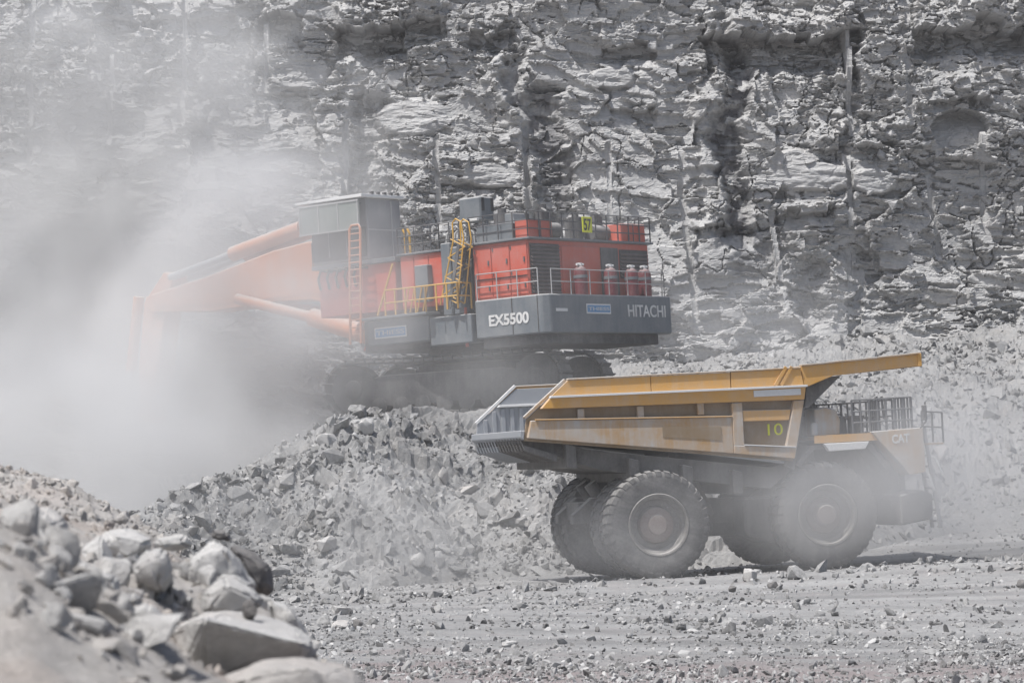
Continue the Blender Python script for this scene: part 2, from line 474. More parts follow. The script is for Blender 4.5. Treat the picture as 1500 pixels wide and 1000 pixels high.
# ------------------------------------------------------------------ rubble bench and talus under the excavator
xs = axis(-75, 75, -17, 26, .12, 4); ys = axis(98, 158, 101, 119, .11, .36)
X, Y = np.meshgrid(xs, ys)
me = fast_mesh('rubble_bench', np.stack([X, Y, bench_h(X, Y)], -1), grid_faces(len(ys), len(xs)), 4); smooth(me, False)
bench = mobj('rubble_bench', me, M['rubble'], kind='structure', label='bench of broken grey rock below the cliff')

# ------------------------------------------------------------------ cliff
CY = 150.


def cliff_d(x, z):
    """relief of the blasted face, positive towards the camera; also a mask of the darker slots"""
    wx = x + .9 * fbm(x / 3, z / 3, 4, 101) + .16 * fbm(x / .5, z / .5, 3, 103)
    wz = z + .5 * fbm(x / 6, z / 4, 4, 102) + .05 * fbm(x / .4, z / .3, 3, 104) + .045 * x
    big = 1.5 * fbm(x / 11, z / 13, 3, 110) + .4 * fbm(x / 3.5, z / 3, 2, 112)
    rub = sstep(-.35, .35, fbm(x / 6, z / 5, 3, 111))                     # rubbly against massive areas

    def cells(sx, sz, seed, amp, tx, tz):
        f1, f2, i, ox, oy = worley(wx / sx + seed * .37, wz / sz, seed)
        j = (i * 7.31) % 1. - .5; k = (i * 13.7) % 1. - .5
        return amp * (i - .5) + tx * j * ox * sx + tz * (k + .25) * oy * sz, i
    b1, i1 = cells(3.0, 2.3, 120, .8, .35, .6)
    b1b, i1b = cells(1.5, .95, 124, .50, .5, .8)
    b2, i2 = cells(.78, .46, 121, .36, .6, .8)
    b3, i3 = cells(.40, .22, 122, .21, .6, .8)
    b4, i4 = cells(.20, .12, 123, .10, .6, .7)
    st = wz / 1.9 + .35 * fbm(x / 5, z / 2, 2, 130) + i1 * .8
    led = .26 * ((st - np.floor(st)) ** 2 - .35)                           # beds that jut at the top and undercut below
    st2 = wz / .6 + .3 * fbm(x / 2, z, 2, 131) + i1b * 1.0
    led2 = .18 * ((st2 - np.floor(st2)) - .5) * (.35 + .65 * rub)
    d = big + b1 * .85 + b1b * (.4 + .3 * rub) + led + led2 + b2 * (.2 + .55 * rub) + b3 * (.15 + .6 * rub) + b4 * (.3 + .55 * rub)
    d = d + .05 * fbm(x / .6, z / .3, 3, 140)
    e = d - big                                                            # break the relief into flat faces along joints
    for qs, k in ((.34, .7), (.13, .55)):
        t = e / qs + .35 * fbm(x / 2.5, z / 2, 2, 147); fl = np.floor(t)
        e = e * (1 - k) + k * qs * (fl + sstep(.80, 1., t - fl))
    d = big + e + .05 * (i3 - .5) + .03 * (i4 - .5)
    crack = np.abs(fbm(x / 2.2, z / 3.2, 4, 145)); d = d - .28 * (1 - sstep(0, .025, crack)) * sstep(-.1, .3, fbm(x / 5, z / 5, 2, 146))
    slot_dark = np.zeros_like(x)
    w1 = .45 * fbm(x / 1.3, z / 1.0, 3, 150)

    def P(px, py): p = at(px, py, CY - .5); return p.x, p.z

    # overhangs: a brow that juts out above a hollow   (px0, px1, py of the lip, py of the hollow's foot, depth)
    for p0, p1, lip, foot, dep in [(375, 432, 8, 48, 1.3), (490, 585, 22, 78, 1.7), (580, 640, 4, 40, 1.2), (1040, 1265, 30, 92, 2.0), (1355, 1520, 18, 62, 1.6),
                                   (690, 760, 30, 52, .7), (1000, 1060, 88, 108, .6), (880, 970, 52, 74, .8), (1200, 1330, 205, 222, .5), (1380, 1470, 132, 150, .9),
                                   (190, 330, 12, 30, .6), (60, 120, 15, 70, .6), (1150, 1230, 300, 330, .7), (900, 960, 145, 165, .6), (1020, 1080, 330, 350, .6), (640, 760, 262, 275, .4)]:
        x0, zt = P(p0, lip); x1, zb = P(p1, foot)
        jag = .5 * fbm(x / 1.6, z * 0 + p0, 3, 151) + .55 * (_h(np.floor(x / .7 + .4 * w1), np.floor(x * 0 + p0), 152) - .5)
        zl = zt + jag * min(1., dep); zf = zb + .9 * fbm(x / 1.1, x * 0 + p1, 3, 153)
        xm = x + 1.1 * w1 + .25 * fbm(x / .4, z / .4, 2, 154)
        m = sstep(x0 - .1, x0 + .1, xm) * (1 - sstep(x1 - .1, x1 + .1, xm))
        hol = sstep(zf - .6, zf + .5, z) * (1 - sstep(zl - .03, zl + .06, z + .1 * w1))
        brow = sstep(zl, zl + .06, z + .1 * w1) * (1 - sstep(zl + .5, zl + 1.8, z))
        d = d + m * (brow * dep * (.40 + .3 * w1) - hol * dep * .8)
    # upright slots beside buttresses (px, py top, py foot, half width px, depth, darkening of the colour)
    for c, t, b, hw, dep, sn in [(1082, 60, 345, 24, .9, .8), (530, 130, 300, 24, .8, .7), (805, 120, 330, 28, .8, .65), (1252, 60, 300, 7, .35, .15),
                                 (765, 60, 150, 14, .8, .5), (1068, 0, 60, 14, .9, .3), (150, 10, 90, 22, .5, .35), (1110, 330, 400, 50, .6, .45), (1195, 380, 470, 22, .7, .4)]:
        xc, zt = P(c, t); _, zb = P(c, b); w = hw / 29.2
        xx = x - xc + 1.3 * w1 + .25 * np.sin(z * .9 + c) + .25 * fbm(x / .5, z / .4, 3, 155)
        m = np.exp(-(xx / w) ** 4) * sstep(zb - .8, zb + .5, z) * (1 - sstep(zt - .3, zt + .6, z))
        d = d - dep * m; slot_dark = np.maximum(slot_dark, m * sn * sstep(-.35, .25, fbm(x / .35, z / .45, 4, 9)))
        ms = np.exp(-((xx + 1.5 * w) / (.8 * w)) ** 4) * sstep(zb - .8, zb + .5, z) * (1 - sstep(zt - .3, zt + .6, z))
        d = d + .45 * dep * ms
    # the scooped socket of a fallen boulder
    xc, zc = P(1418, 178); q = ((x - xc) / 1.45) ** 2 + ((z - zc) / 1.05) ** 2
    d = np.where(q + .25 * w1 < 1, big + .25 * (d - big) - .55 - 1.1 * sstep(-.6, .9, z - zc), d)
    # massive smooth faces
    for px, py, rx, rz in [(430, 90, 1.7, 1.0), (1200, 250, 2.2, .8), (1290, 258, 1.3, .7), (600, 160, 2.0, 1.0), (900, 100, 1.2, .6), (1170, 240, 1.4, 1.2), (720, 250, 1.6, .7)]:
        xc, zc = P(px, py); q = ((x - xc) / rx) ** 2 + ((z - zc) / rz) ** 2
        m = 1 - sstep(.6, 1.15, q + .5 * w1)
        pl = big + .35 + .12 * fbm(x / .9, z / .25, 3, 160)
        d = d * (1 - .85 * m) + pl * .85 * m
    # half barrels of the pre-split drill holes
    tri = []
    for c, segs, lean in [(27, [(-40, 60), (90, 230)], 0), (148, [(60, 200)], 0), (258, [(-40, 170), (300, 420)], 0), (380, [(10, 130)], 0), (503, [(160, 290)], 0), (637, [(185, 330)], .03), (768, [(170, 330)], .05),
                          (893, [(200, 330)], .02), (1000, [(190, 240), (250, 470)], .09), (1136, [(300, 420)], .1), (1252, [(20, 190), (215, 330), (350, 420)], .03), (1340, [(-40, 20), (60, 160)], .05), (1372, [(240, 375)], .13), (1452, [(180, 330)], .02)]:
        for t, b in segs:
            xc, zt = P(c, t); _, zb = P(c, b)
            xx = np.abs(x - (xc + lean * (zt - z)) + .05 * fbm(z / 1.5 + c, z * 0, 2, 6))
            m = (1 - sstep(.13, .17, xx)) * sstep(zb - .1, zb + .3, z) * (1 - sstep(zt - .3, zt + .1, z))
            base = big + b1 * .8 + b1b * .35 - .10
            d = d * (1 - m) + (base - np.sqrt(np.clip(.17 ** 2 - xx ** 2, 0, 1)) * .9) * m
            slot_dark = slot_dark * (1 - m) - .0 * m
    return d, np.clip(slot_dark, 0, 1)


xs = axis(-90, 90, -29.5, 29.5, .061, 1.0); zs = axis(-2, 38, 1.5, 28.4, .052, .6)
X, Z = np.meshgrid(xs, zs)
D, ST = cliff_d(X, Z)
Yc = CY - D + (Z - 6) * .17
# ground surface behind the brow
Xp = xs[None, :].repeat(3, 0); Zp = zs[-1] + np.zeros_like(Xp) + np.array([.3, .6, .6])[:, None]; Yp = np.stack([Yc[-1] + 2, Yc[-1] * 0 + CY + 60, Yc[-1] * 0 + CY + 900])
V = np.stack([np.vstack([X, Xp]), np.vstack([Yc, Yp]), np.vstack([Z, Zp])], -1)
me = fast_mesh('cliff', V, grid_faces(len(zs) + 3, len(xs)), 4); smooth(me, False)
add_attr(me, 'slot_dark', np.concatenate([ST.ravel(), np.zeros(Xp.size)]))
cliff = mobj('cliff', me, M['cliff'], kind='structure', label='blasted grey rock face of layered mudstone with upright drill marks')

# ------------------------------------------------------------------ foreground windrow
xs = axis(-40, 6, -5.2, .9, .035, 3); ys = axis(2, 40, 6.5, 25, .06, 2)
X, Y = np.meshgrid(xs, ys)
Zb = berm_h(X, Y)
me = fast_mesh('dirt_berm', np.stack([X, Y, np.maximum(Zb, -.3)], -1), grid_faces(len(ys), len(xs)), 4); smooth(me)
berm = mobj('dirt_berm', me, M['berm'], kind='structure', label='tan dirt windrow in the near left corner')


# ------------------------------------------------------------------ stones
def hull_rock(seed, n=13, flat=.7, el=1.2):
    r = random.Random(seed); bm = bmesh.new()
    for _ in range(n):
        v = Vector((r.gauss(0, 1), r.gauss(0, 1), r.gauss(0, 1))).normalized() * r.uniform(.75, 1.05)
        v = Vector((max(-.8, min(.8, v.x)), max(-.8, min(.8, v.y)), max(-.75, min(.75, v.z))))
        bm.verts.new((v.x * el, v.y, v.z * flat))
    res = bmesh.ops.convex_hull(bm, input=bm.verts)
    bmesh.ops.delete(bm, geom=list({g for g in res['geom_interior'] if isinstance(g, bmesh.types.BMVert)}), context='VERTS')
    bmesh.ops.triangulate(bm, faces=bm.faces); bm.normal_update()
    bm.verts.index_update()
    V = np.array([v.co[:] for v in bm.verts]); F = np.array([[v.index for v in f.verts] for f in bm.faces]); bm.free()
    return V, F


ROCKS = [hull_rock(i, 11 + i % 5, (.55, .7, .85, .45)[i % 4], (1.1, 1.4, 1.0, 1.6)[i % 4]) for i in range(10)]
ROCK_ME = {}


def rock_mesh(i, mat):
    k = (i, mat)
    if k not in ROCK_ME:
        me = fast_mesh('rock', *ROCKS[i]); smooth(me, False); me.materials.append(M[mat]); add_attr(me, 'tint', np.full(len(me.vertices), .5)); ROCK_ME[k] = me
    return ROCK_ME[k]


def rand_rot(n):
    q = rng.normal(size=(n, 4)); q /= np.linalg.norm(q, axis=1)[:, None]
    w, x, y, z = q.T
    return np.stack([1 - 2 * (y * y + z * z), 2 * (x * y - z * w), 2 * (x * z + y * w), 2 * (x * y + z * w), 1 - 2 * (x * x + z * z), 2 * (y * z - x * w),
                     2 * (x * z - y * w), 2 * (y * z + x * w), 1 - 2 * (x * x + y * y)], -1).reshape(n, 3, 3)


def scatter(name, parent, pos, size, mat, sink=.25, label=None, n_obj=0, tilt=None, minobj=0.):
    """biggest stones become single parts of their parent, the rest one mass"""
    order = np.argsort(-size); pos = pos[order]; size = size[order]
    n = len(size); kind = rng.integers(0, len(ROCKS), n); Rm = rand_rot(n)
    if tilt is not None:                                      # mostly lying flat
        yaw = rng.uniform(0, 2 * math.pi, n); c, s = np.cos(yaw), np.sin(yaw); t = rng.normal(0, tilt, (n, 2))
        Z0 = np.zeros(n); O = np.ones(n)
        Rz = np.stack([c, -s, Z0, s, c, Z0, Z0, Z0, O], -1).reshape(n, 3, 3)
        Rx = np.stack([O, Z0, Z0, Z0, np.cos(t[:, 0]), -np.sin(t[:, 0]), Z0, np.sin(t[:, 0]), np.cos(t[:, 0])], -1).reshape(n, 3, 3)
        Ry = np.stack([np.cos(t[:, 1]), Z0, np.sin(t[:, 1]), Z0, O, Z0, -np.sin(t[:, 1]), Z0, np.cos(t[:, 1])], -1).reshape(n, 3, 3)
        Rm = Rz @ Rx @ Ry
    asp = rng.uniform(.75, 1.25, (n, 3))
    pos = pos.copy(); pos[:, 2] += size * (.5 - sink)
    n_obj = min(n_obj, int((size > minobj).sum()))
    for i in range(n_obj):
        o = bpy.data.objects.new('rock', rock_mesh(int(kind[i]), mat))
        m = Matrix(Rm[i].tolist()).to_4x4() @ Matrix.Diagonal((*(asp[i] * size[i]), 1))
        o.matrix_basis = Matrix.Translation(pos[i].tolist()) @ m
        link(o, parent)
    Vs, Fs, Ts = [], [], []; off = 0
    tint = rng.uniform(0, 1, n)
    for k in range(len(ROCKS)):
        idx = np.nonzero(kind[n_obj:] == k)[0] + n_obj
        if not len(idx): continue
        V, F = ROCKS[k]
        W = np.einsum('nij,nvj->nvi', Rm[idx], V[None] * (asp[idx] * size[idx][:, None])[:, None, :]) + pos[idx][:, None, :]
        Vs.append(W.reshape(-1, 3)); Fs.append((F[None] + (np.arange(len(idx)) * len(V))[:, None, None] + off).reshape(-1, 3))
        Ts.append(tint[idx].repeat(len(V))); off += len(idx) * len(V)
    me = fast_mesh(name, np.concatenate(Vs), np.concatenate(Fs)); add_attr(me, 'tint', np.concatenate(Ts)); smooth(me, False)
    return mobj(name, me, M[mat], parent, kind='stuff', label=label)


def lognorm(n, med, sig, lo, hi): return np.clip(np.exp(rng.normal(math.log(med), sig, n)), lo, hi)


# on the haul road: uniform over the picture, so denser near; patchy
n = 30000
px = rng.uniform(380, 1540, n); yy = 1 / rng.uniform(1 / 120., 1 / 44., n); x = (px - 750) / FPX * yy
keep = ((yy < 101) | (bench_h(x, yy) < floor_h(x, yy))) & (rng.uniform(0, 1, n) < .3 + .7 * sstep(-.25, .35, fbm(x / 5, yy / 6, 3, 201))) & (rng.uniform(0, 1, n) > .5 * lane(x, yy))
x, yy = x[keep], yy[keep]
s = lognorm(len(x), .032, .6, .016, .2)
s = np.where((yy > 93.5) & (yy < 106), np.minimum(s, .1), s); s = np.where((yy > 88) & (yy < 93), s * 1.7, s) * np.where(yy < 62, .72, 1.)
scatter('road_gravel', pit_floor, np.stack([x, yy, floor_h(x, yy) + floor_micro(x, yy)], -1), s, 'gravel', n_obj=290, label='loose gravel strewn over the haul road')
# on the rubble bench
n = 52000
x = rng.uniform(-22, 27, n); yy = 100 + 48 * rng.uniform(0, 1, n) ** 1.7
x[:12000] = rng.uniform(6, 27, 12000); yy[:12000] = 108 + 40 * rng.uniform(0, 1, 12000)
x[12000:28000] = rng.uniform(-15, 7, 16000); yy[12000:28000] = rng.uniform(102, 116.5, 16000)
b = bench_h(x, yy); keep = (b > floor_h(x, yy) + .05) & ~((np.abs(x + 1.6) < 5) & (np.abs(yy - 125.5) < 5)) & (rng.uniform(0, 1, n) < .3 + .7 * sstep(-.3, .3, fbm(x / 4, yy / 4, 3, 202))) & ~((x < 4.5) & (yy > 116.5) & (rng.uniform(0, 1, n) > .12))
x, yy, b = x[keep], yy[keep], b[keep]
s = lognorm(len(x), .048, .74, .025, .46)
s = np.where((np.abs(x + 1.6) < 7.5) & (yy > 117) & (yy < 134), np.minimum(s, .25), s)
scatter('rubble_stones', bench, np.stack([x, yy, b], -1), s, 'stone', n_obj=295, sink=.3, label='heap of smaller broken stones covering the bench')
# ledge stones and slabs on the cliff
n = 7000
x = rng.uniform(-27, 27, n); z = rng.uniform(8, 28.5, n)
keep = rng.uniform(0, 1, n) < sstep(-.1, .5, fbm(x / 6, z / 5, 3, 111)); x, z = x[keep], z[keep]
d, _ = cliff_d(x, z)
s = lognorm(len(x), .085, .55, .04, .48)
scatter('cliff_fragments', cliff, np.stack([x, CY - d + (z - 6) * .17 - .02, z - s * .3], -1), s, 'cliff', n_obj=280, tilt=.25, label='small loose fragments caught on the ledges of the face')
# crumbs on the windrow
n = 8000
px = rng.uniform(-120, 520, n); yy = rng.uniform(7.5, 23, n); x = (px - 750) / FPX * yy
far = yy > 15.5
keep = (rng.uniform(0, 1, n) < np.where(far, .95, .55)); x, yy, far = x[keep], yy[keep], far[keep]
s = lognorm(len(x), .011, .65, .004, .05)
scatter('berm_pebbles', berm, np.stack([x, yy, berm_h(x, yy)], -1), s, 'berm', n_obj=200, minobj=.02, label='small stones and crumbs on the dirt windrow')


# ------------------------------------------------------------------ boulders one can point at
def boulder(seed, size, loc, rot=(0, 0, 0), n=16, sub=3, rough=.06, mat='boulder', label='', group=None, flat=False):
    r = random.Random(seed); bm = bmesh.new()
    for _ in range(n):
        v = Vector((r.gauss(0, 1), r.gauss(0, 1), r.gauss(0, 1))).normalized() * r.uniform(.8, 1.0)
        bm.verts.new((max(-.72, min(.72, v.x)), max(-.72, min(.72, v.y)), max(-.7, min(.7, v.z))))
    res = bmesh.ops.convex_hull(bm, input=bm.verts)
    bmesh.ops.delete(bm, geom=list({g for g in res['geom_interior'] if isinstance(g, bmesh.types.BMVert)}), context='VERTS')
    bmesh.ops.bevel(bm, geom=list(bm.edges), offset=.07, segments=2, affect='EDGES', clamp_overlap=True)
    bmesh.ops.triangulate(bm, faces=bm.faces)
    for _ in range(sub):
        es = [e for e in bm.edges if e.calc_length() > .16]
        if not es: break
        bmesh.ops.subdivide_edges(bm, edges=es, cuts=1); bmesh.ops.triangulate(bm, faces=bm.faces)
    bm.normal_update()
    co = np.array([v.co[:] for v in bm.verts]); no = np.array([v.normal[:] for v in bm.verts])
    nn = fbm(co[:, 0] * 2.2 + seed, co[:, 1] * 2.2 + co[:, 2] * 1.7, 4, seed) + .5 * fbm(co[:, 2] * 6 + seed, co[:, 0] * 6 + co[:, 1] * 5, 3, seed + 5)
    co = co + no * (nn * rough)[:, None]
    for v, c in zip(bm.verts, co): v.co = c
    me = bpy.data.meshes.new('boulder'); bm.to_mesh(me); bm.free(); smooth(me, True)
    try: me.set_sharp_from_angle(angle=R(32))
    except Exception: pass
    o = mobj('boulder', me, M[mat], label=label, cat='boulder', group=group)
    o.location = loc; o.rotation_euler = rot; o.scale = size
    return o


def bpx(px, py, Y, wpx, hpx, seed, label, mat='boulder', depth=1., rot=(0, 0, 0), n=16, rough=.06):
    k = Y / FPX
    return boulder(seed, (wpx * k / 1.42, wpx * k / 1.42 * depth, hpx * k / 1.38), at(px, py, Y), rot, n=n, rough=rough, mat=mat, label=label)




def sculpt(name, bm, seed, rough, mat, bev=.02, edge=.03, freq=6., **k):
    """bevel, subdivide and roughen a hull given in world units"""
    c = sum((v.co for v in bm.verts), Vector()) / len(bm.verts)
    for v in bm.verts: v.co -= c
    res = bmesh.ops.convex_hull(bm, input=bm.verts)
    bmesh.ops.delete(bm, geom=list({g for g in res['geom_interior'] if isinstance(g, bmesh.types.BMVert)}), context='VERTS')
    bmesh.ops.dissolve_limit(bm, angle_limit=R(6), verts=bm.verts, edges=bm.edges)
    bmesh.ops.bevel(bm, geom=list(bm.edges), offset=bev, segments=2, affect='EDGES', clamp_overlap=True)
    bmesh.ops.triangulate(bm, faces=bm.faces)
    for _ in range(4):
        es = [e for e in bm.edges if e.calc_length() > edge]
        if not es or len(bm.faces) > 6000: break
        bmesh.ops.subdivide_edges(bm, edges=es, cuts=1); bmesh.ops.triangulate(bm, faces=bm.faces)
    bm.normal_update()
    co = np.array([v.co[:] for v in bm.verts]); no = np.array([v.normal[:] for v in bm.verts])
    nn = fbm(co[:, 0] * freq + seed, co[:, 1] * freq + co[:, 2] * freq * .8, 4, seed) + .6 * fbm(co[:, 2] * freq * 3 + seed, (co[:, 0] + co[:, 1]) * freq * 3, 3, seed + 5)
    co = co + no * (nn * rough)[:, None]
    for v, w in zip(bm.verts, co): v.co = w
    me = bpy.data.meshes.new(name); bm.to_mesh(me); bm.free(); smooth(me, True)
    me.set_sharp_from_angle(angle=R(35))
    o = mobj(name, me, M[mat], **k); o.location = c
    return o


def pxrock(pts, Y, depth, seed, label, mat='boulder', back=None, lift=8, rough=.02, bev=.012):
    """boulder whose outline towards us is a photo polygon; it has its own depth and a narrower, lower back"""
    bm = bmesh.new(); r = random.Random(seed)
    cx = sum(p[0] for p in pts) / len(pts); cy = sum(p[1] for p in pts) / len(pts)
    for x, y in pts:
        f = r.uniform(.55, .8)                                   # bulge: the outline lies mid-way back, the near face is smaller
        bm.verts.new(at(x, y, Y + depth * .45)); bm.verts.new(at(cx + (x - cx) * f, cy + (y - cy) * f, Y - depth * .1 * r.uniform(.2, 1.5)))
        if back is None: bm.verts.new(at(cx + (x - cx) * .75, cy + (y - cy) * .75 - lift * .3, Y + depth))
    for x, y in back or []: bm.verts.new(at(x, y, Y + depth))
    return sculpt('boulder', bm, seed, rough, mat, bev, label=label, cat='boulder')


# the large flat-faced boulder: a near plane face, the top tilting back
bm = bmesh.new()
for x, y, Y in [(299, 907, 9.95), (441, 942, 10.1), (457, 947, 10.35), (434, 972, 10.35), (352, 976, 10.35), (297, 1004, 10.3), (268, 982, 10.35), (250, 918, 10.5), (297, 899, 11.1), (351, 892, 11.3), (430, 914, 11.2), (458, 934, 11.0), (350, 990, 11.3), (260, 990, 11.2), (440, 975, 11.2)]:
    bm.verts.new(at(x, y, Y))
sculpt('boulder', bm, 3, .014, 'boulder', .010, label='large flat-faced grey boulder at the right end of the windrow, below the dark cobble', cat='boulder')
pxrock([(350, 893), (352, 878), (368, 872), (381, 880), (382, 900), (370, 909), (356, 907)], 10.7, .12, 12, 'small round dark cobble resting on top of the large flat-faced boulder', 'boulder_dark')
pxrock([(262, 868), (272, 835), (284, 811), (309, 790), (332, 797), (357, 829), (378, 860), (352, 880), (297, 880)], 11.9, .45, 5, 'broad pale hump-backed boulder behind the dark cobble')
pxrock([(338, 799), (363, 803), (395, 830), (401, 866), (383, 880), (352, 840)], 12.4, .35, 23, 'dark grey rough boulder leaning at the right of the hump-backed one', 'boulder_dark', rough=.02)
pxrock([(303, 776), (336, 776), (342, 797), (313, 794)], 12.5, .12, 8, 'small dark stone perched on top of the hump-backed boulder', 'boulder_dark', rough=.02)
pxrock([(297, 872), (328, 846), (375, 864), (393, 881), (352, 900), (297, 897)], 11.2, .35, 22, 'low pale boulder between the hump-backed one and the large flat-faced one')
pxrock([(195, 832), (219, 803), (242, 803), (253, 840), (236, 868), (203, 858)], 11.2, .32, 9, 'rounded grey boulder at the middle of the windrow crest')
pxrock([(132, 801), (156, 776), (188, 776), (225, 790), (221, 815), (188, 828), (141, 822)], 12.0, .35, 14, 'low pale boulder between the pitted one and the rounded grey one')
pxrock([(228, 792), (270, 787), (276, 799), (234, 803)], 12.5, .2, 15, 'thin pale slab on the crest behind the rounded grey boulder')
pxrock([(4, 780), (31, 749), (66, 745), (95, 761), (99, 786), (78, 802), (47, 793), (12, 800)], 9.9, .35, 16, 'pale pitted boulder overhanging a dark hollow at the left', rough=.022)
pxrock([(-40, 790), (-20, 762), (20, 765), (30, 800), (0, 815), (-35, 812)], 9.8, .3, 17, 'pale low boulder cut by the left edge of the picture')
pxrock([(88, 820), (133, 822), (144, 840), (117, 850), (96, 838)], 9.6, .15, 18, 'tilted flat slab below the pitted boulder')
pxrock([(135, 842), (168, 846), (174, 870), (146, 878)], 9.6, .15, 19, 'small pale block between the tilted slab and the pointed stone')
pxrock([(166, 872), (195, 862), (213, 880), (196, 897), (171, 892)], 9.6, .16, 20, 'pointed half-shaded stone left of the large flat-faced boulder')
pxrock([(178, 898), (219, 885), (240, 903), (228, 920), (186, 918)], 9.4, .18, 21, 'long pale stone lying in front of the pointed stone')
pxrock([(41, 938), (60, 918), (92, 922), (96, 948), (60, 954)], 8.35, .12, 24, 'dark cobble sunk in the tan slope at the lower left', 'boulder_dark')
pxrock([(38, 922), (58, 905), (78, 910), (76, 926), (50, 934)], 8.45, .12, 25, 'pale cobble lying on the dark one at the lower left')
pxrock([(389, 876), (424, 885), (436, 911), (455, 936), (406, 925)], 11.4, .3, 26, 'pale rounded stone behind the right end of the large flat-faced boulder')
pxrock([(312, 998), (375, 967), (449, 963), (510, 977), (540, 1008), (560, 1060), (300, 1060)], 8.6, .5, 27, 'broad pinkish boulder at the bottom edge below the flat-faced one', rough=.014)
pxrock([(78, 708), (88, 700), (100, 706), (106, 720), (90, 722)], 20.2, .2, 28, 'small dark stone standing out on the far crest of the windrow', 'boulder_dark')
pxrock([(14, 745), (18, 726), (32, 724), (40, 738), (34, 750)], 17.5, .25, 29, 'small pale round stone on the far tan slope by the left edge')

# the smaller stones packed between them
VAR = []
for k in range(7):
    r = random.Random(900 + k); bm = bmesh.new()
    for _ in range(13):
        v = Vector((r.gauss(0, 1), r.gauss(0, 1), r.gauss(0, 1))).normalized() * r.uniform(.8, 1); bm.verts.new((max(-.75, min(.75, v.x)) * 1.2, max(-.75, min(.75, v.y)), max(-.7, min(.7, v.z)) * .75))
    o = sculpt('rock', bm, 40 + k, .05, 'boulder', .09, .35, 2.2); VAR.append(o.data); bpy.data.objects.remove(o)
nr = 295; pxs = rng.uniform(0, 470, nr); Ys = rng.uniform(9.3, 13.2, nr); Ys = np.where((pxs > 240) & (Ys < 11.2), rng.uniform(11.2, 13.2, nr), Ys); Ys[:45] = rng.uniform(7.6, 9.3, 45); pxs[:45] = rng.uniform(0, 240, 45)
for k in range(nr):
    Yk = float(Ys[k]); x = (pxs[k] - 750) / FPX * Yk; sz = float(lognorm(1, .034, .55, .014, .095)[0])
    o = bpy.data.objects.new('rock', VAR[k % 7]); o.location = (x, Yk, float(berm_h(np.array([x]), np.array([Yk]))[0]) + sz * .3)
    o.rotation_euler = tuple(rng.uniform(0, 6.28, 3)); o.scale = tuple(sz * rng.uniform(.8, 1.25, 3)); link(o, berm)
# on the road
def on_floor(px, Y, w, h, seed, label, mat='boulder', **k):
    x = (px - 750) / FPX * Y; o = boulder(seed, (w, w * .8, h), (x, Y, float(floor_h(x, Y)) + h * .45), (0, 0, seed), mat=mat, label=label, **k); return o
on_floor(1097, 89, .30, .34, 31, 'pale angular block standing on the road in front of the truck')
on_floor(1130, 85.5, .24, .17, 32, 'dark pointed stone on the road right of the pale block', 'boulder_dark')
on_floor(1072, 85, .2, .14, 33, 'small dark stone on the road left of the pale block', 'boulder_dark')
on_floor(1497, 82, .26, .2, 34, 'dark stone on the road at the right edge of the picture', 'boulder_dark')
on_floor(500, 72, .36, .2, 35, 'pale flat rock on the road right of the windrow', n=12)
on_floor(500, 64.5, .34, .17, 36, 'bluish grey flat rock on the road beside the windrow end', n=12)
on_floor(527, 64, .18, .2, 37, 'dark upright stone on the road beside the bluish flat rock', 'boulder_dark')
on_floor(745, 57, .3, .12, 38, 'low pale slab on the road in the lower middle', n=12)
# on the bench crest and talus
def on_bench(px, Y, w, h, seed, label, mat='boulder', d=.8, **k):
    x = (px - 750) / FPX * Y; o = boulder(seed, (w, w * d, h), (x, Y, float(bench_h(x, Y)) + h * .35), (0, .15, seed), mat=mat, label=label, **k); return o
on_bench(686, 112.0, .75, .3, 41, 'pale flat slab on the bench crest beside the tail of the dump truck', n=12)
on_bench(537, 112.4, .62, .55, 42, 'grey block on the bench crest in front of the excavator track')
on_bench(648, 112.3, .42, .5, 43, 'pointed pale block on the bench crest left of the flat slab', n=10)
on_bench(480, 111.6, .6, .5, 44, 'grey block at the left end of the bench crest')
on_bench(1377, 124, .55, .6, 45, 'white angular block on the talus beyond the tip of the dump body canopy', n=10)
on_bench(1310, 121, .7, .35, 46, 'pale slab on the talus under the dump body canopy', n=12)
on_bench(610, 106, .45, .4, 47, 'pale block low on the bench slope left of the truck', n=12)
on_bench(478, 105.6, .55, .42, 48, 'pale block on the bench slope above the road, left part', n=12)


# ================================================================== haul truck (local: x forward, y to its left = away from us, z up)
truck = empty('haul_truck', (3.97, 100.5, float(floor_h(3.85, 100.5)) + .0), (0, -R(3.0), R(14)),
              label='dusty yellow mining dump truck with raised-rail body, number 10 on its side', cat='dump truck')
truck.location.z = at(963, 848, 97).z - .03
NY = -3.6                                             # outer plane of the near side wall


def arc_strip(mb, r0, r1, y, c, n=48):
    pass


def tyre_mesh():
    mb = MB()
    prof = [(1.00, -.46), (1.06, -.52), (1.30, -.56), (1.52, -.55), (1.66, -.50), (1.715, -.44), (1.73, -.30), (1.735, 0), (1.73, .30), (1.715, .44), (1.66, .50), (1.52, .55), (1.30, .56), (1.06, .52), (1.00, .46)]
    mb.lathe(prof, (0, 0, 0), 'y', 56, closed=True)
    return mb.mesh('tyre', smooth_deg=35)


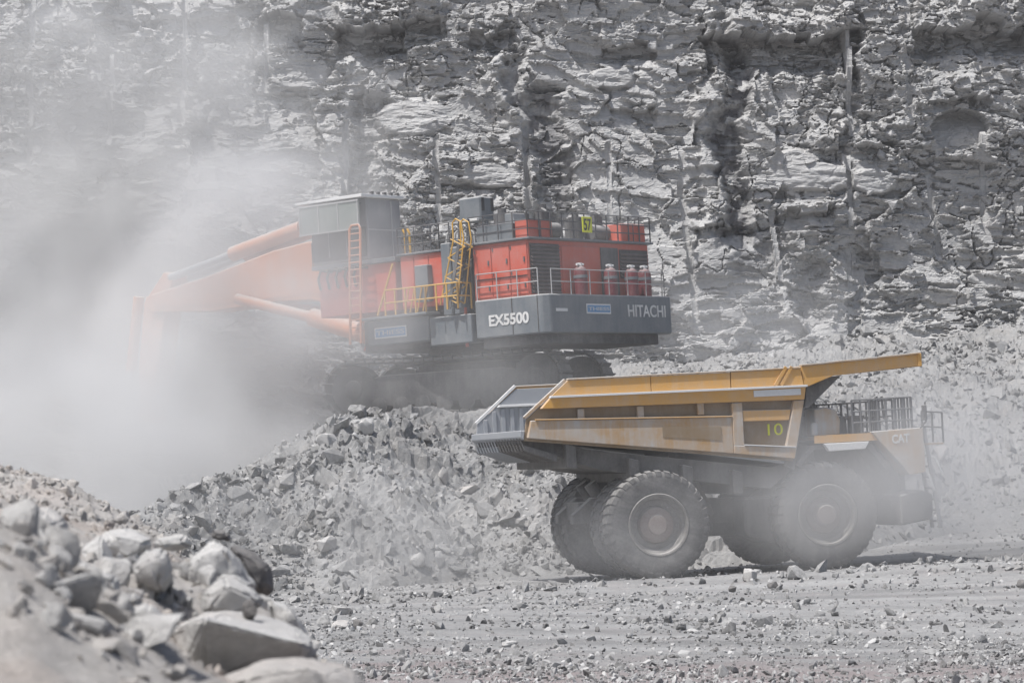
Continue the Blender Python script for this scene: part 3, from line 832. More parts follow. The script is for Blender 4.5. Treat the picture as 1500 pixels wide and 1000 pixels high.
def tread_mesh():
    mb = MB(); n = 34
    for i in range(n):
        for sd in (-1, 1):
            a = 2 * math.pi * (i + (.5 if sd > 0 else 0)) / n; w = 2 * math.pi / n * .30
            vs = []
            for t, yy, rr in ((0, .05 * sd, 1.79), (.5, .30 * sd, 1.785), (.75, .50 * sd, 1.73), (.9, .545 * sd, 1.60)):
                for da in (-w, w):
                    for r_ in (rr, rr - .12):
                        aa = a + da + t * .06 * sd
                        vs.append((r_ * math.cos(aa), yy, r_ * math.sin(aa)))
            fs = []
            for k in range(3):
                o = k * 4; q = o + 4
                fs += [(o, o + 2, q + 2, q), (o, q, q + 1, o + 1), (o + 2, o + 3, q + 3, q + 2)]
            fs += [(0, 1, 3, 2), (12, 14, 15, 13)]
            mb.add(vs, fs)
    return mb.mesh('tread')


TYRE, TREAD = tyre_mesh(), tread_mesh()
mb = MB(); mb.lathe([(1.03, -.50), (1.00, -.54), (.95, -.52), (.93, -.34), (.86, -.30), (.80, -.12), (.62, -.10), (.60, .1)], (0, 0, 0), 'y', 48, caps=False); RIM = mb.mesh('rim', smooth_deg=35)
mb = MB(); mb.lathe([(.60, -.05), (.585, -.22), (.56, -.30), (.50, -.34), (.34, -.36), (.30, -.42), (.0001, -.43)], (0, 0, 0), 'y', 40); HUBR = mb.mesh('hub', smooth_deg=30)
mb = MB(); mb.lathe([(.62, -.05), (.58, -.16), (.40, -.20), (.36, -.40), (.30, -.46), (.0001, -.47)], (0, 0, 0), 'y', 40); HUBF = mb.mesh('hub', smooth_deg=30)
mb = MB(); mb.lathe([(.028, -.03), (.028, -.0), (.0001, 0)], (0, 0, 0), 'y', 6); NUT = mb.mesh('wheel_nut')
for x, y, hub, flip in [(0, -3.12, HUBR, 0), (0, -1.98, HUBR, 0), (0, 1.98, HUBR, 1), (0, 3.12, HUBR, 1), (5.9, -2.85, HUBF, 0), (5.9, 2.85, HUBF, 1)]:
    w = bpy.data.objects.new('wheel', RIM); w.location = (x, y, 1.79); w.rotation_euler = (0, random.uniform(0, 6), math.pi if flip else 0)
    if not RIM.materials: RIM.materials.append(M['rim'])
    link(w, truck)
    mobj('tyre', TYRE, M['rubber'], w); mobj('tread', TREAD, M['rubber'], w)
    if abs(y) > 2.5:
        mobj('hub', hub, M['hub'], w)
        for k in range(20):
            a = 2 * math.pi * k / 20
            nu = mobj('wheel_nut', NUT, M['rim'], w); nu.location = (.70 * math.cos(a), -.12, .70 * math.sin(a))

# --- chassis
c = MB()
for s in (-1, 1):
    c.prism([(-2.2, 2.2), (-1.5, 2.75), (3, 2.5), (9.0, 2.3), (9.0, 1.55), (3, 1.65), (-1.5, 1.9), (-2.2, 1.9)], s * .75, s * 1.15)
c.box(2.6, 3.2, -1.15, 1.15, 1.7, 2.45).box(-1.9, -1.3, -.75, .75, 2.0, 2.6)
c.build('chassis', 'frame', truck, .02)
c = MB(); c.tube([(0, -3.2, 1.79), (0, -1.2, 1.79), (0, 0, 1.79), (0, 1.2, 1.79), (0, 3.2, 1.79)], .58, 20); c.lathe([(.3, -1.2), (.9, -.8), (1.0, 0), (.9, .8), (.3, 1.2)], (0, 0, 1.79), 'y', 20)
c.build('rear_axle', 'frame', truck, smooth_deg=40)
c = MB(); c.box(5.5, 6.3, -2.3, 2.3, 1.45, 2.1); c.build('front_axle', 'frame', truck, .04)
for s in (-1, 1):
    c = MB(); c.tube([(5.9, s * 2.0, 1.5), (5.7, s * 1.75, 3.7)], .30, 14); c.tube([(5.8, s * 1.88, 2.6), (5.68, s * 1.73, 4.1)], .38, 14); c.build('suspension_strut', 'frame', truck, smooth_deg=40)
    c = MB(); c.tube([(2.4, s * 1.35, 1.9), (1.3, s * 1.35, 4.3)], .26, 14); c.build('hoist_cylinder', 'frame', truck, smooth_deg=40)
    c = MB(); c.tube([(-.6, s * .55, 1.9), (-1.4, s * .55, 3.2)], .22, 12); c.build('suspension_strut', 'frame', truck, smooth_deg=40)
c = MB(); c.prism([(3.3, 1.3), (4.0, .95), (4.9, .95), (5.1, 1.4), (5.1, 2.5), (3.3, 2.5)], -2.5, -1.25); c.build('fuel_tank', 'frame', truck, .08)
c = MB(); c.tube([(3.4, 1.8, 1.7), (4.9, 1.8, 1.7)], .55, 20); c.build('hydraulic_tank', 'frame', truck, smooth_deg=40)

# --- dump body
body = MB()
fl = [(-4.40, 4.98), (-4.40, 4.62), (-2.85, 4.02), (-1.8, 3.66), (0, 3.35), (4.0, 2.75), (4.75, 3.30), (4.6, 3.55), (4.1, 3.45), (-2, 4.3)]
body.prism(fl, -2.95, 2.95)
body_o = body.build('dump_body', 'bodyunder', truck, .015); body_o.location.x = .10
for s, nm in ((-1, 'near'), (1, 'far')):
    y0 = s * 3.40; yo = s * 3.46

    def pr(name, pts, a, b, mat, bevel=.01, **k):
        q = MB(); q.prism(pts, s * a, s * b); return q.build(name, mat, body_o, bevel, **k)
    pr('side_wall', [(-2.88, 6.55), (-3.22, 6.28), (-4.30, 5.40), (-4.40, 4.72), (4.68, 3.62), (5.22, 5.95), (5.08, 6.55)], 3.34, 3.40, 'shade_grime' if s < 0 else 'steelbright')  # near wall: shade of the recess under the strake is put into its colour
    # upper board in three lengths with open joints, then the ledge strake below it
    pr('upper_board', [(-2.88, 6.60), (-3.20, 6.33), (-3.50, 6.08), (-.1, 6.07), (-.1, 6.61)], 3.402, 3.55, 'yellow')
    pr('upper_board', [(-.08, 6.61), (-.08, 6.07), (2.62, 6.065), (2.62, 6.62)], 3.402, 3.55, 'yellow')
    pr('upper_board', [(2.65, 6.63), (2.65, 6.065), (5.16, 6.06), (5.06, 6.64)], 3.402, 3.55, 'yellow')
    pr('top_rail', [(-2.90, 6.605), (-2.88, 6.66), (5.06, 6.70), (5.06, 6.645)], 3.36, 3.60, 'yellow_dull', .015)
    pr('strake', [(-3.52, 6.06), (-3.70, 5.88), (-3.85, 5.72), (5.1, 5.62), (5.18, 6.05)], 3.402, 3.68, 'yellow', .02)
    q = MB(); q.box(3.35, 4.98, s * 3.69, s * 3.70, 5.78, 5.99); q.build('white_plate', 'white', body_o)
    q = MB(); q.prism([(-3.55, 6.05), (-3.52, 6.12), (5.2, 6.10), (5.2, 6.03)], s * 3.56, s * 3.78); q.build('ledge', 'white', body_o, .008)  # sunlight along the ledge top is put in as white colour
    # lower tapering beam and the framed number panel
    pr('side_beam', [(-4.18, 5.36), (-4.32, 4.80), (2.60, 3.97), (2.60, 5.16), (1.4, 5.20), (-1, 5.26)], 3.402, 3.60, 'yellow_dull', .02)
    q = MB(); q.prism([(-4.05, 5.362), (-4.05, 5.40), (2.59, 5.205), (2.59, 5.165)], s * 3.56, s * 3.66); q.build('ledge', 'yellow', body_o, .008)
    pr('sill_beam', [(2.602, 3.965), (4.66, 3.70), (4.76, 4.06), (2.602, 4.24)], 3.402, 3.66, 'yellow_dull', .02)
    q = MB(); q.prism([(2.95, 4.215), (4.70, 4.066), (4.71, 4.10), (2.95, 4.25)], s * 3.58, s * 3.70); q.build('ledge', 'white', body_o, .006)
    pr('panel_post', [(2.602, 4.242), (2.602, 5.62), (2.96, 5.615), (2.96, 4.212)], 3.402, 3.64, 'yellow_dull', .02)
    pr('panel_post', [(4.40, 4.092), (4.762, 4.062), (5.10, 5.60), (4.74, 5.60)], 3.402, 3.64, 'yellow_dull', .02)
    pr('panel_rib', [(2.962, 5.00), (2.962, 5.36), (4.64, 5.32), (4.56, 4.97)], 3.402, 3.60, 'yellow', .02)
    q = MB(); q.prism([(.2, 4.62), (.2, 4.98), (2.2, 4.86), (2.2, 4.42)], s * 3.602, s * 3.615); q.build('beam_patch', 'shade_grime', body_o)
    for x in (-2.6, -.6, 1.45):
        q = MB(); q.prism([(x, 5.28), (x, 5.66), (x + .22, 5.66), (x + .22, 5.28)], s * 3.402, s * 3.56); q.build('wall_post', 'yellow_dull', body_o, .01)
    if s > 0:   # liner strips on the inside of the far wall
        for x in np.arange(-4.1, -1.6, .32):
            zt = min(5.95, 5.42 + (x + 4.3) * .87)
            q = MB(); q.box(x, x + .14, 3.27, 3.338, 4.95, zt - .06); q.build('liner_strip', 'steelbright', body_o, .01)
        q = MB(); q.prism([(-3.6, 5.94), (-3.52, 6.02), (4.5, 6.02), (4.5, 5.94)], 3.20, 3.338); q.build('liner_rail', 'white', body_o, .01)
        q = MB(); q.beam((-2.90, 3.37, 6.66), (-4.36, 3.37, 5.42), .10, .10); q.build('wall_edge', 'white', body_o, .01)
    else:
        q = MB(); q.beam((-2.94, -3.40, 6.62), (-4.36, -3.40, 5.46), .16, .10); q.build('wall_edge', 'yellow_dull', body_o, .01)
q = MB(); q.prism([(-4.35, 4.985), (-4.35, 5.05), (4.4, 3.62), (4.4, 3.55)], -3.33, 3.33); q.build('floor_plate', 'steelbright', body_o)
q = MB(); q.prism([(-4.52, 5.06), (-4.52, 4.84), (-4.41, 4.74), (-4.36, 5.05)], -3.44, 3.44); q.build('tail_lip', 'steelbright', body_o, .02)
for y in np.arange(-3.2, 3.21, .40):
    q = MB(); q.prism([(-4.50, 4.835), (-4.36, 4.40), (-3.3, 4.0), (-3.3, 4.22), (-4.42, 4.60)], y - .07, y + .07); q.build('tail_rib', 'steelbright' if y > 0 else 'bodyunder', body_o, .01)  # shade on the near half is put in as a darker rib colour
for x, z in ((-3.0, 4.06), (-.9, 3.50), (.9, 3.2), (2.6, 2.95)):
    q = MB(); q.prism([(x, z + .5), (x, z - .28), (x + .35, z - .32), (x + .35, z + .4)], -3.32, 3.32); q.build('floor_bolster', 'bodyunder', body_o, .02)
q = MB(); q.prism([(4.42, 3.5), (4.75, 3.32), (5.32, 6.2), (5.02, 6.3)], -3.33, 3.33); q.build('front_wall', 'bodyunder', body_o, .01)
for y in (-2.6, -1.3, 0, 1.3, 2.6):
    q = MB(); q.prism([(4.752, 3.4), (5.0, 3.6), (5.62, 6.1), (5.30, 6.15)], y - .12, y + .12); q.build('front_wall_rib', 'bodyunder', body_o, .01)
q = MB(); q.prism([(4.98, 6.52), (9.18, 6.80), (9.18, 6.72), (5.0, 6.30)], -3.33, 3.33); q.build('canopy_plate', 'yellow_dull', body_o, .01)
for s in (-1, 1):
    q = MB(); q.prism([(5.09, 6.72), (5.17, 6.06), (5.35, 6.06), (6.2, 6.36), (9.24, 6.56), (9.24, 6.95)], s * 3.36, s * 3.52); q.build('canopy_side', 'yellow', body_o, .015)
    q = MB(); q.prism([(5.10, 6.725), (9.26, 6.955), (9.26, 7.005), (5.10, 6.775)], s * 3.30, s * 3.60); q.build('canopy_rail', 'yellow_dull', body_o, .01)
    q = MB(); q.prism([(5.32, 6.05), (5.22, 5.35), (5.36, 5.35), (6.55, 6.36), (6.2, 6.34)], s * 3.05, s * 3.32); q.build('canopy_gusset', 'bodyunder', body_o, .01)
    q = MB(); q.beam((4.15, s * 3.57, 6.12), (4.55, s * 3.57, 6.72), .06, .10); q.beam((4.35, s * 3.57, 6.12), (4.75, s * 3.57, 6.72), .06, .10); q.build('rail_brace', 'yellow', body_o)
q = MB(); q.box(9.20, 9.34, -3.55, 3.55, 6.54, 6.99); q.build('canopy_lip', 'yellow', body_o, .02)
text('number', '10', 'signyellow', body_o, (3.86, -3.412, 4.50), (1, 0, 0), (0, 0, 1), .38, .52, .0, .012, label='yellow number 10')

# --- front end
q = MB(); q.box(5.55, 9.15, -3.42, 3.42, 4.26, 4.40); deck = q.build('deck', 'yellow_dull', truck, .02)
q = MB(); q.box(5.55, 9.15, -3.46, -3.425, 4.16, 4.42); q.build('deck_edge', 'yellow', deck)
q = MB(); q.prism([(5.85, 4.14), (7.45, 4.14), (7.30, 3.90), (6.02, 3.88)], -3.50, -3.30); q.build('mudguard_strip', 'white', truck, .02)
q = MB(); q.prism([(4.9, 3.5), (5.5, 4.10), (7.6, 4.12), (8.2, 3.3), (8.05, 3.2), (7.45, 3.95), (5.6, 3.95), (5.02, 3.4)], -3.25, -2.0); q.build('mudguard', 'frame', truck, .02)
q = MB(); q.prism([(4.9, 3.5), (5.5, 4.10), (7.6, 4.12), (8.2, 3.3), (8.05, 3.2), (7.45, 3.95), (5.6, 3.95), (5.02, 3.4)], 2.0, 3.25); q.build('mudguard', 'frame', truck, .02)
q = MB(); q.prism([(7.50, 4.46), (9.36, 4.52), (9.36, 3.02), (8.80, 2.96)], -3.56, -2.6); fp = q.build('fender_panel', 'yellow_dull', truck, .03)
text('lettering', 'CAT', 'decal', fp, (8.22, -3.572, 4.02), (1, 0, .03), (0, 0, 1), .30, .62, .03, .01, label='white letters CAT')
q = MB(); q.prism([(7.50, 4.46), (9.36, 4.52), (9.36, 3.02), (8.80, 2.96)], 2.6, 3.56); q.build('fender_panel', 'yellow_dull', truck, .03)
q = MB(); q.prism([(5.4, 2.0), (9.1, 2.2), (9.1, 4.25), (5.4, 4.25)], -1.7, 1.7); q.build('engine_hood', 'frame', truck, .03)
q = MB(); q.box(9.12, 9.32, -1.75, 1.75, 2.1, 4.25); gr = q.build('grille', 'dark', truck, .02)
for z in np.arange(2.25, 4.2, .22):
    q = MB(); q.box(9.322, 9.36, -1.65, 1.65, z, z + .09); q.build('slat', 'raildark', gr)
q = MB(); q.prism([(8.5, 1.3), (9.55, 1.45), (9.65, 1.7), (9.65, 2.3), (9.3, 2.45), (8.5, 2.3)], -3.3, 3.3); q.build('bumper', 'frame', truck, .04)
for y in (-3.0, -2.55, 2.55, 3.0):
    q = MB(); q.lathe([(.0001, 0), (.17, .01), (.19, -.02), (.19, -.16), (.0001, -.2)], (9.40, y, 3.45), 'x', 16); q.build('headlight', 'lamp', truck, smooth_deg=40)
# cab on the far side, under the canopy
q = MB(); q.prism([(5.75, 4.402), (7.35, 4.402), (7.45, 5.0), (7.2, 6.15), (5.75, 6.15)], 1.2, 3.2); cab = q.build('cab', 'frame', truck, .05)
q = MB(); q.box(5.6, 7.5, 1.1, 3.3, 6.152, 6.24); q.build('roof', 'yellow_dull', cab, .02)
q = MB(); q.prism([(5.95, 5.1), (7.25, 5.1), (7.05, 6.0), (5.95, 6.0)], 1.17, 1.196); q.build('window', 'glass', cab)
q = MB(); q.prism([(5.95, 5.1), (7.25, 5.1), (7.05, 6.0), (5.95, 6.0)], 3.204, 3.23); q.build('window', 'glass', cab)
# deck furniture
q = MB(); q.prism([(5.80, 4.402), (6.65, 4.402), (6.70, 4.9), (6.55, 5.25), (6.2, 5.35), (5.80, 5.30)], -2.9, -1.9); q.build('electrical_cabinet', 'yellow_dull', truck, .04)
for k, x in enumerate((6.85, 7.45)):
    q = MB(); q.tube([(x, -2.3, 4.402), (x, -2.3, 4.95)], .26, 16); q.tube([(x, -2.3, 4.95), (x, -2.3, 5.02)], .31, 16); q.build('air_cleaner', 'frame', truck, smooth_deg=40)
q = MB(); q.lathe([(.0001, -.2), (.10, -.19), (.12, -.1), (.12, .16), (.09, .21), (.0001, .22)], (5.62, -3.30, 4.62), 'z', 14); q.build('lamp_housing', 'railgrey', truck, smooth_deg=40)
q = MB(); q.tube([(5.62, -3.3, 4.42), (5.62, -3.3, 4.40), (5.7, -3.3, 4.3)], .05, 8); q.build('lamp_bracket', 'dark', truck)


def railing(parent, pts, h, mat, mids=2, r=.028, step=.62, name='handrail', curve=True):
    """posts and rails along a polyline: rails in one part, each post a sub-part"""
    mb = MB()
    for k in range(mids + 1):
        dz = h * (k + 1) / (mids + 1)
        mb.tube([Vector(p) + Vector((0, 0, dz)) for p in pts], r, 6)
    o = mb.build(name, mat, parent, smooth_deg=50)
    for a, b in zip(pts[:-1], pts[1:]):
        a, b = Vector(a), Vector(b); n = max(1, int((b - a).length / step + .5))
        for i in range(n + 1):
            p = a.lerp(b, i / n); q = MB(); q.tube([p, p + Vector((0, 0, h))], r * 1.1, 6); q.build('post', mat, o, smooth_deg=50)
    return o


railing(truck, [(6.95, -3.35, 4.40), (9.05, -3.35, 4.42)], 1.12, 'raildark', 2, .032, .30)
railing(truck, [(9.05, -3.3, 4.42), (9.05, -1.9, 4.42)], 1.12, 'raildark', 2, .032, .30)
railing(truck, [(9.05, -1.6, 4.40), (9.05, 3.3, 4.40)], 1.10, 'raildark', 1, .032, .60)
railing(truck, [(7.7, 3.35, 4.40), (9.05, 3.35, 4.40)], 1.10, 'raildark', 2, .032, .45)
for x in (7.72, 7.9):
    q = MB(); q.tube([(x, -3.0, 4.40), (x, -3.0, 5.45), (x + .25, -3.0, 5.6), (x + .3, -3.0, 4.9)], .05, 8); q.build('hose', 'black', truck, smooth_deg=50)
# boarding ladder on the near front corner
lad = MB(); lad.beam((9.45, -3.35, 4.55), (9.85, -3.35, 1.15), .07, .12); lad.beam((9.45, -2.65, 4.55), (9.85, -2.65, 1.15), .07, .12)
lad = lad.build('ladder', 'railgrey', truck, .008)
for k in range(9):
    t = k / 8.5; x = 9.47 + .4 * t; z = 4.3 - 3.1 * t
    q = MB(); q.box(x - .08, x + .10, -3.31, -2.69, z - .03, z + .02); q.build('rung', 'railgrey', lad)
railing(truck, [(9.38, -3.40, 4.05), (10.1, -3.40, 3.98)], 1.0, 'raildark', 1, .03, .36)
q = MB(); q.box(9.37, 10.1, -3.42, -2.5, 3.92, 3.99); q.build('ladder_platform', 'yellow_dull', truck, .01)
for a, b in (((9.75, -3.42, 3.5), (10.0, -3.42, 2.9)), ((9.45, -3.58, 2.95), (9.62, -3.58, 2.4))):
    q = MB(); q.tube([a, b], .045, 8); q.build('grab_rail', 'white', truck, smooth_deg=50)
q = MB(); q.tube([(9.2, -3.7, 4.5), (9.3, -3.95, 4.7), (9.3, -3.95, 5.35)], .03, 6); mir = q.build('mirror_arm', 'dark', truck)
q = MB(); q.box(9.22, 9.30, -4.1, -3.8, 4.75, 5.25); q.build('mirror', 'dark', mir, .02)

# ================================================================== hydraulic excavator (local: x forward, y to its left = our side, z up)
TILT = R(3.2)
_f = Vector((-math.cos(R(39)), math.sin(R(39)), 0)); _l = Vector((-math.sin(R(39)), -math.cos(R(39)), 0))
EO = Vector((1.6, 118, 6.2)) + 7.0 * _f - 4.3 * _l
Em = Matrix.Rotation(-TILT, 3, 'Y') @ Matrix.Rotation(R(141), 3, 'Z')
exc = empty('excavator', EO, Em.to_euler(), label='orange hydraulic mining excavator with grey counterweight digging on the rubble bench', cat='excavator')

# --- undercarriage
TY = R(20)
ct, st_ = math.cos(TY), math.sin(TY)
SH = MB()
SH.box(-.19, .19, -.72, .72, -.05, .05); SH.prism([(-.19, .05), (-.15, .05), (-.11, .16), (-.15, .16)], -.72, .72)
SHOE = SH.mesh('shoe', .008); SHOE.materials.append(M['dark'])
for s in (1, -1):
    fr = MB(); fr.prism([(-3.7, .45), (3.7, .45), (4.2, .9), (3.9, 1.5), (2.6, 1.75), (-2.6, 1.75), (-3.9, 1.5), (-4.2, .9)], -.42, .42)
    tr = fr.build('track', 'dark', exc, .04)
    tr.location = (-s * 2.9 * st_ + .55 * ct, s * 2.9 * ct + .55 * st_, 0); tr.rotation_euler = (0, 0, TY)
    for x in (-4.0, 4.0):
        q = MB(); q.lathe([(.30, -.46), (.98, -.42), (1.02, -.2), (1.02, .2), (.98, .42), (.30, .46)], (x, 0, 1.22), 'y', 28); q.build('idler' if x > 0 else 'sprocket', 'dark', tr, smooth_deg=40)
        q = MB(); q.lathe([(.0001, -.52), (.34, -.50), (.40, -.46), (.40, .46), (.34, .50), (.0001, .52)], (x, 0, 1.22), 'y', 20); q.build('axle_cap', 'dark', tr, smooth_deg=40)
    for x in np.linspace(-2.9, 2.9, 7):
        q = MB(); q.lathe([(.15, -.5), (.36, -.46), (.36, .46), (.15, .5)], (x, 0, .46), 'y', 16); q.build('roller', 'dark', tr, smooth_deg=40)
    # shoes round the loop, slack sag on top
    r_ = 1.15; L1 = 8.0; per = 2 * L1 + 2 * math.pi * r_; ns = 54
    for k in range(ns):
        u = (k + .5) / ns * per
        if u < L1: x, z, a = -4 + u, 1.22 + r_ - .12 * math.sin(math.pi * u / L1), 0.
        elif u < L1 + math.pi * r_: t = (u - L1) / r_; x, z, a = 4 + r_ * math.sin(t), 1.22 + r_ * math.cos(t), t
        elif u < 2 * L1 + math.pi * r_: x, z, a = 4 - (u - L1 - math.pi * r_), 1.22 - r_, math.pi
        else: t = (u - 2 * L1 - math.pi * r_) / r_ + math.pi; x, z, a = -4 + r_ * math.sin(t), 1.22 + r_ * math.cos(t), t
        o = bpy.data.objects.new('shoe', SHOE); o.location = (x, 0, z); o.rotation_euler = (0, a, 0); link(o, tr)
q = MB(); q.prism([(-1.9, -2.6), (1.9, -2.6), (1.9, 2.6), (-1.9, 2.6)], 1.0, 2.1, 'z')
q.prism([(-2.6, -1.2), (2.6, -1.2), (2.6, 1.2), (-2.6, 1.2)], .9, 2.0, 'z'); cb = q.build('carbody', 'dark', exc, .05); cb.rotation_euler = (0, 0, TY)
q = MB(); q.lathe([(2.15, 2.1), (2.25, 2.2), (2.25, 2.6), (2.15, 2.85)], (0, 0, 0), 'z', 40); q.build('slew_ring', 'dark', exc, smooth_deg=40)

# --- revolving frame and counterweight
HW = 4.3
q = MB(); q.prism([(-5.6, 2.75), (4.6, 2.85), (4.6, 4.2), (3.2, 4.38), (-5.6, 4.38)], -2.2, 2.2); q.build('main_frame', 'dark', exc, .04)
cwp = [(-3.3, -HW), (-6.75, -HW), (-7.0, -HW + .25), (-7.0, HW - .25), (-6.75, HW), (-3.3, HW)]
q = MB(); q.prism(cwp, 2.85, 4.40, 'z'); cw = q.build('counterweight', 'grey', exc, .05)
q = MB(); q.prism([(-3.4, -HW + .3), (-6.3, -HW + .3), (-6.6, -HW + .7), (-6.6, HW - .7), (-6.3, HW - .3), (-3.4, HW - .3)], 2.45, 2.848, 'z'); q.build('belly_plate', 'dark', cw, .03)
q = MB(); q.box(-5.25, -5.21, HW + .002, HW + .02, 2.9, 4.36); q.box(-6.55, -6.52, HW + .002, HW + .02, 2.9, 4.36); q.build('seam', 'black', cw)
text('lettering', 'HITACHI', 'decal', cw, (-7.012, -1.05, 3.52), (0, -1, 0), (0, 0, 1), .50, 2.6, .012, .012, label='white letters HITACHI')
text('lettering', 'EX5500', 'decal', cw, (-4.02, HW + .012, 3.30), (-1, 0, 0), (0, 0, 1), .46, 2.05, .03, .012, label='white letters EX5500')


def thiess(parent, o, xd, w, h, nrm):
    o, xd, nrm = Vector(o), Vector(xd), Vector(nrm); z = Vector((0, 0, 1))

    def plate(name, m, x0, x1, z0, z1, t, par):
        a = o + xd * x0 + z * z0; vs = []
        for d in (t - .008, t):
            for (u, v) in ((x0, z0), (x1, z0), (x1, z1), (x0, z1)): vs.append(o + xd * u + z * v + nrm * d)
        return MB().add(vs, [(3, 2, 1, 0), (4, 5, 6, 7), (0, 1, 5, 4), (1, 2, 6, 5), (2, 3, 7, 6), (3, 0, 4, 7)]).build(name, m, par)
    p = plate('sign', 'white', 0, w, 0, h, .02, parent)
    plate('sign_field', 'blue', .06, w - .06, .06, h - .06, .032, parent)
    text('lettering', 'THIESS', 'decal', parent, o + xd * .11 + z * (.13) + nrm * .036, xd, z, h - .26, w - .22, .012, .006, label='white letters THIESS')
    return p


thiess(cw, (-7.0, 1.75, 3.62), (0, -1, 0), 1.62, .40, (-1, 0, 0))
q = MB(); q.box(-7.012, -7.0, 2.98, 3.72, 3.70, 3.82); q.build('name_plate', 'white', cw)

# --- engine house behind the deck
eh = MB(); eh.box(-6.0, -3.15, -4.05, 4.05, 4.402, 6.66); eh = eh.build('engine_house', 'orange', exc, .03)
for x0, x1 in ((-5.96, -5.1), (-5.06, -4.15), (-4.11, -3.2)):
    for z0, z1 in ((4.5, 5.2), (5.24, 6.5)):
        q = MB(); q.box(x0, x1, 4.052, 4.09, z0, z1); d = q.build('door', 'orange', eh, .012)
        q = MB(); q.box(x0 + .1, x0 + .16, 4.092, 4.13, (z0 + z1) / 2 - .1, (z0 + z1) / 2 + .1); q.build('handle', 'dark', d)
q = MB(); q.box(-6.03, -6.002, 2.05, 3.95, 4.48, 6.5); lv = q.build('louvre', 'black', eh)
for z in np.arange(4.56, 6.46, .155):
    q = MB(); q.prism([(-6.032, z), (-6.10, z - .05), (-6.10, z - .02), (-6.032, z + .05)], 2.08, 3.92); q.build('slat', 'slat', lv)
q = MB(); q.box(-6.03, -6.002, -3.95, -2.0, 5.2, 6.4); lv = q.build('louvre', 'black', eh)
for z in np.arange(5.28, 6.36, .155):
    q = MB(); q.prism([(-6.032, z), (-6.10, z - .05), (-6.10, z - .02), (-6.032, z + .05)], -3.92, -2.03); q.build('slat', 'slat', lv)
q = MB(); q.box(-6.04, -6.002, -.6, 1.9, 4.5, 6.45); q.build('rear_door', 'orange', eh, .012)
q = MB(); q.box(-6.04, -6.002, -1.9, -.7, 4.5, 6.45); q.build('rear_recess', 'dark', eh, .012)
q = MB(); q.prism([(-6.2, 6.662), (-3.0, 6.662), (-3.0, 6.74), (-6.2, 6.74)], -4.2, 4.2); roof = q.build('roof', 'grey', eh, .01)
for y0, y1, x0, x1, z1 in ((2.45, 4.0, -6.05, -5.35, 7.46), (-3.85, -2.15, -6.05, -5.0, 7.5)):
    q = MB(); q.box(x0, x1, y0, y1, 6.742, z1); bx_ = q.build('roof_box', 'orange', exc, .03)
    q = MB(); q.box(x0 - .02, x0 - .002, (y0 + y1) / 2 - .02, (y0 + y1) / 2 + .02, 6.76, z1 - .02); q.build('seam', 'dark', bx_)
for k, (x, y, r_, h) in enumerate(((-4.1, 3.2, .36, 1.15), (-4.9, 1.55, .32, 1.3), (-4.0, 1.6, .36, 1.0), (-4.2, .4, .34, 1.1), (-4.9, -.6, .30, 1.05), (-4.2, -1.3, .34, .95), (-4.3, -2.7, .34, 1.2))):
    q = MB(); q.tube([(x, y, 6.74), (x, y, 6.74 + h)], r_, 16); q.tube([(x, y, 6.74 + h), (x, y, 6.8 + h + .15)], r_ * .5, 12); q.build('air_cleaner', 'dark', exc, smooth_deg=40)
for k, (x, y) in enumerate(((-5.2, 2.0), (-5.2, -1.6))):
    q = MB(); q.tube([(x, y - .9, 7.15), (x, y + .5, 7.15)], .34, 16); q.tube([(x, y, 7.3), (x, y, 7.85), (x - .12, y, 8.0)], .13, 10); q.build('exhaust_muffler', 'dark', exc, smooth_deg=40)
q = MB(); q.box(-5.2, -3.3, 2.5, 3.95, 6.742, 7.42); q.build('filter_box', 'grey', exc, .03)
q = MB(); q.prism([(-4.9, 7.422), (-4.1, 7.422), (-4.2, 7.85), (-4.8, 7.85)], 2.6, 3.4); q.build('vent_cowl', 'grey', exc, .02)
for x in (-5.53, -4.6, -3.65):
    for z in (5.36, 6.38):
        q = MB(); q.tube([(x + .38, 4.092, z - .07), (x + .38, 4.092, z + .07)], .03, 6); q.build('hinge', 'dark', eh)
q = MB(); q.box(-5.9, -3.2, 4.092, 4.11, 5.205, 5.235); q.build('rub_strip', 'slat', eh)
# number board on the rear rail
q = MB(); q.box(-6.20, -6.16, -.02, .62, 7.02, 7.66); sg = q.build('number_sign', 'signyellow', exc, .01, label='yellow board with number 57')
text('number', '57', 'black', sg, (-6.206, .54, 7.10), (0, -1, 0), (0, 0, 1), .48, .48, .02, .006)
# railings on roof and on the counterweight shelf
railing(exc, [(-3.05, 4.12, 6.74), (-6.1, 4.12, 6.74), (-6.1, -4.12, 6.74), (-3.05, -4.12, 6.74)], 1.05, 'raildark', 2, .026, .75)
railing(exc, [(-3.4, 4.22, 4.40), (-6.55, 4.22, 4.40)], 1.05, 'railgrey', 1, .024, 1.05)
railing(exc, [(-6.9, 3.8, 4.40), (-6.9, -3.8, 4.40), (-6.5, -4.2, 4.40), (-4.4, -4.2, 4.40)], 1.0, 'railgrey', 1, .022, 1.3)
# fire bottles on the shelf
for y in (1.35, -.65, -2.1, -3.0):
    q = MB(); q.lathe([(.0001, 0), (.27, .02), (.28, .1), (.28, .95), (.22, 1.1), (.10, 1.18), (.0001, 1.2)], (-6.5, y, 4.402), 'z', 18); fb = q.build('fire_bottle', 'red', exc, smooth_deg=40)
    q = MB(); q.tube([(-6.5, y, 5.6), (-6.5, y, 5.72)], .10, 10); q.tube([(-6.5, y - .22, 5.66), (-6.5, y + .22, 5.66)], .05, 8); q.build('valve', 'white', fb)
    q = MB(); q.lathe([(.30, .70), (.30, .82)], (-6.5, y, 4.4), 'z', 18); q.build('band', 'grey', fb, smooth_deg=40)

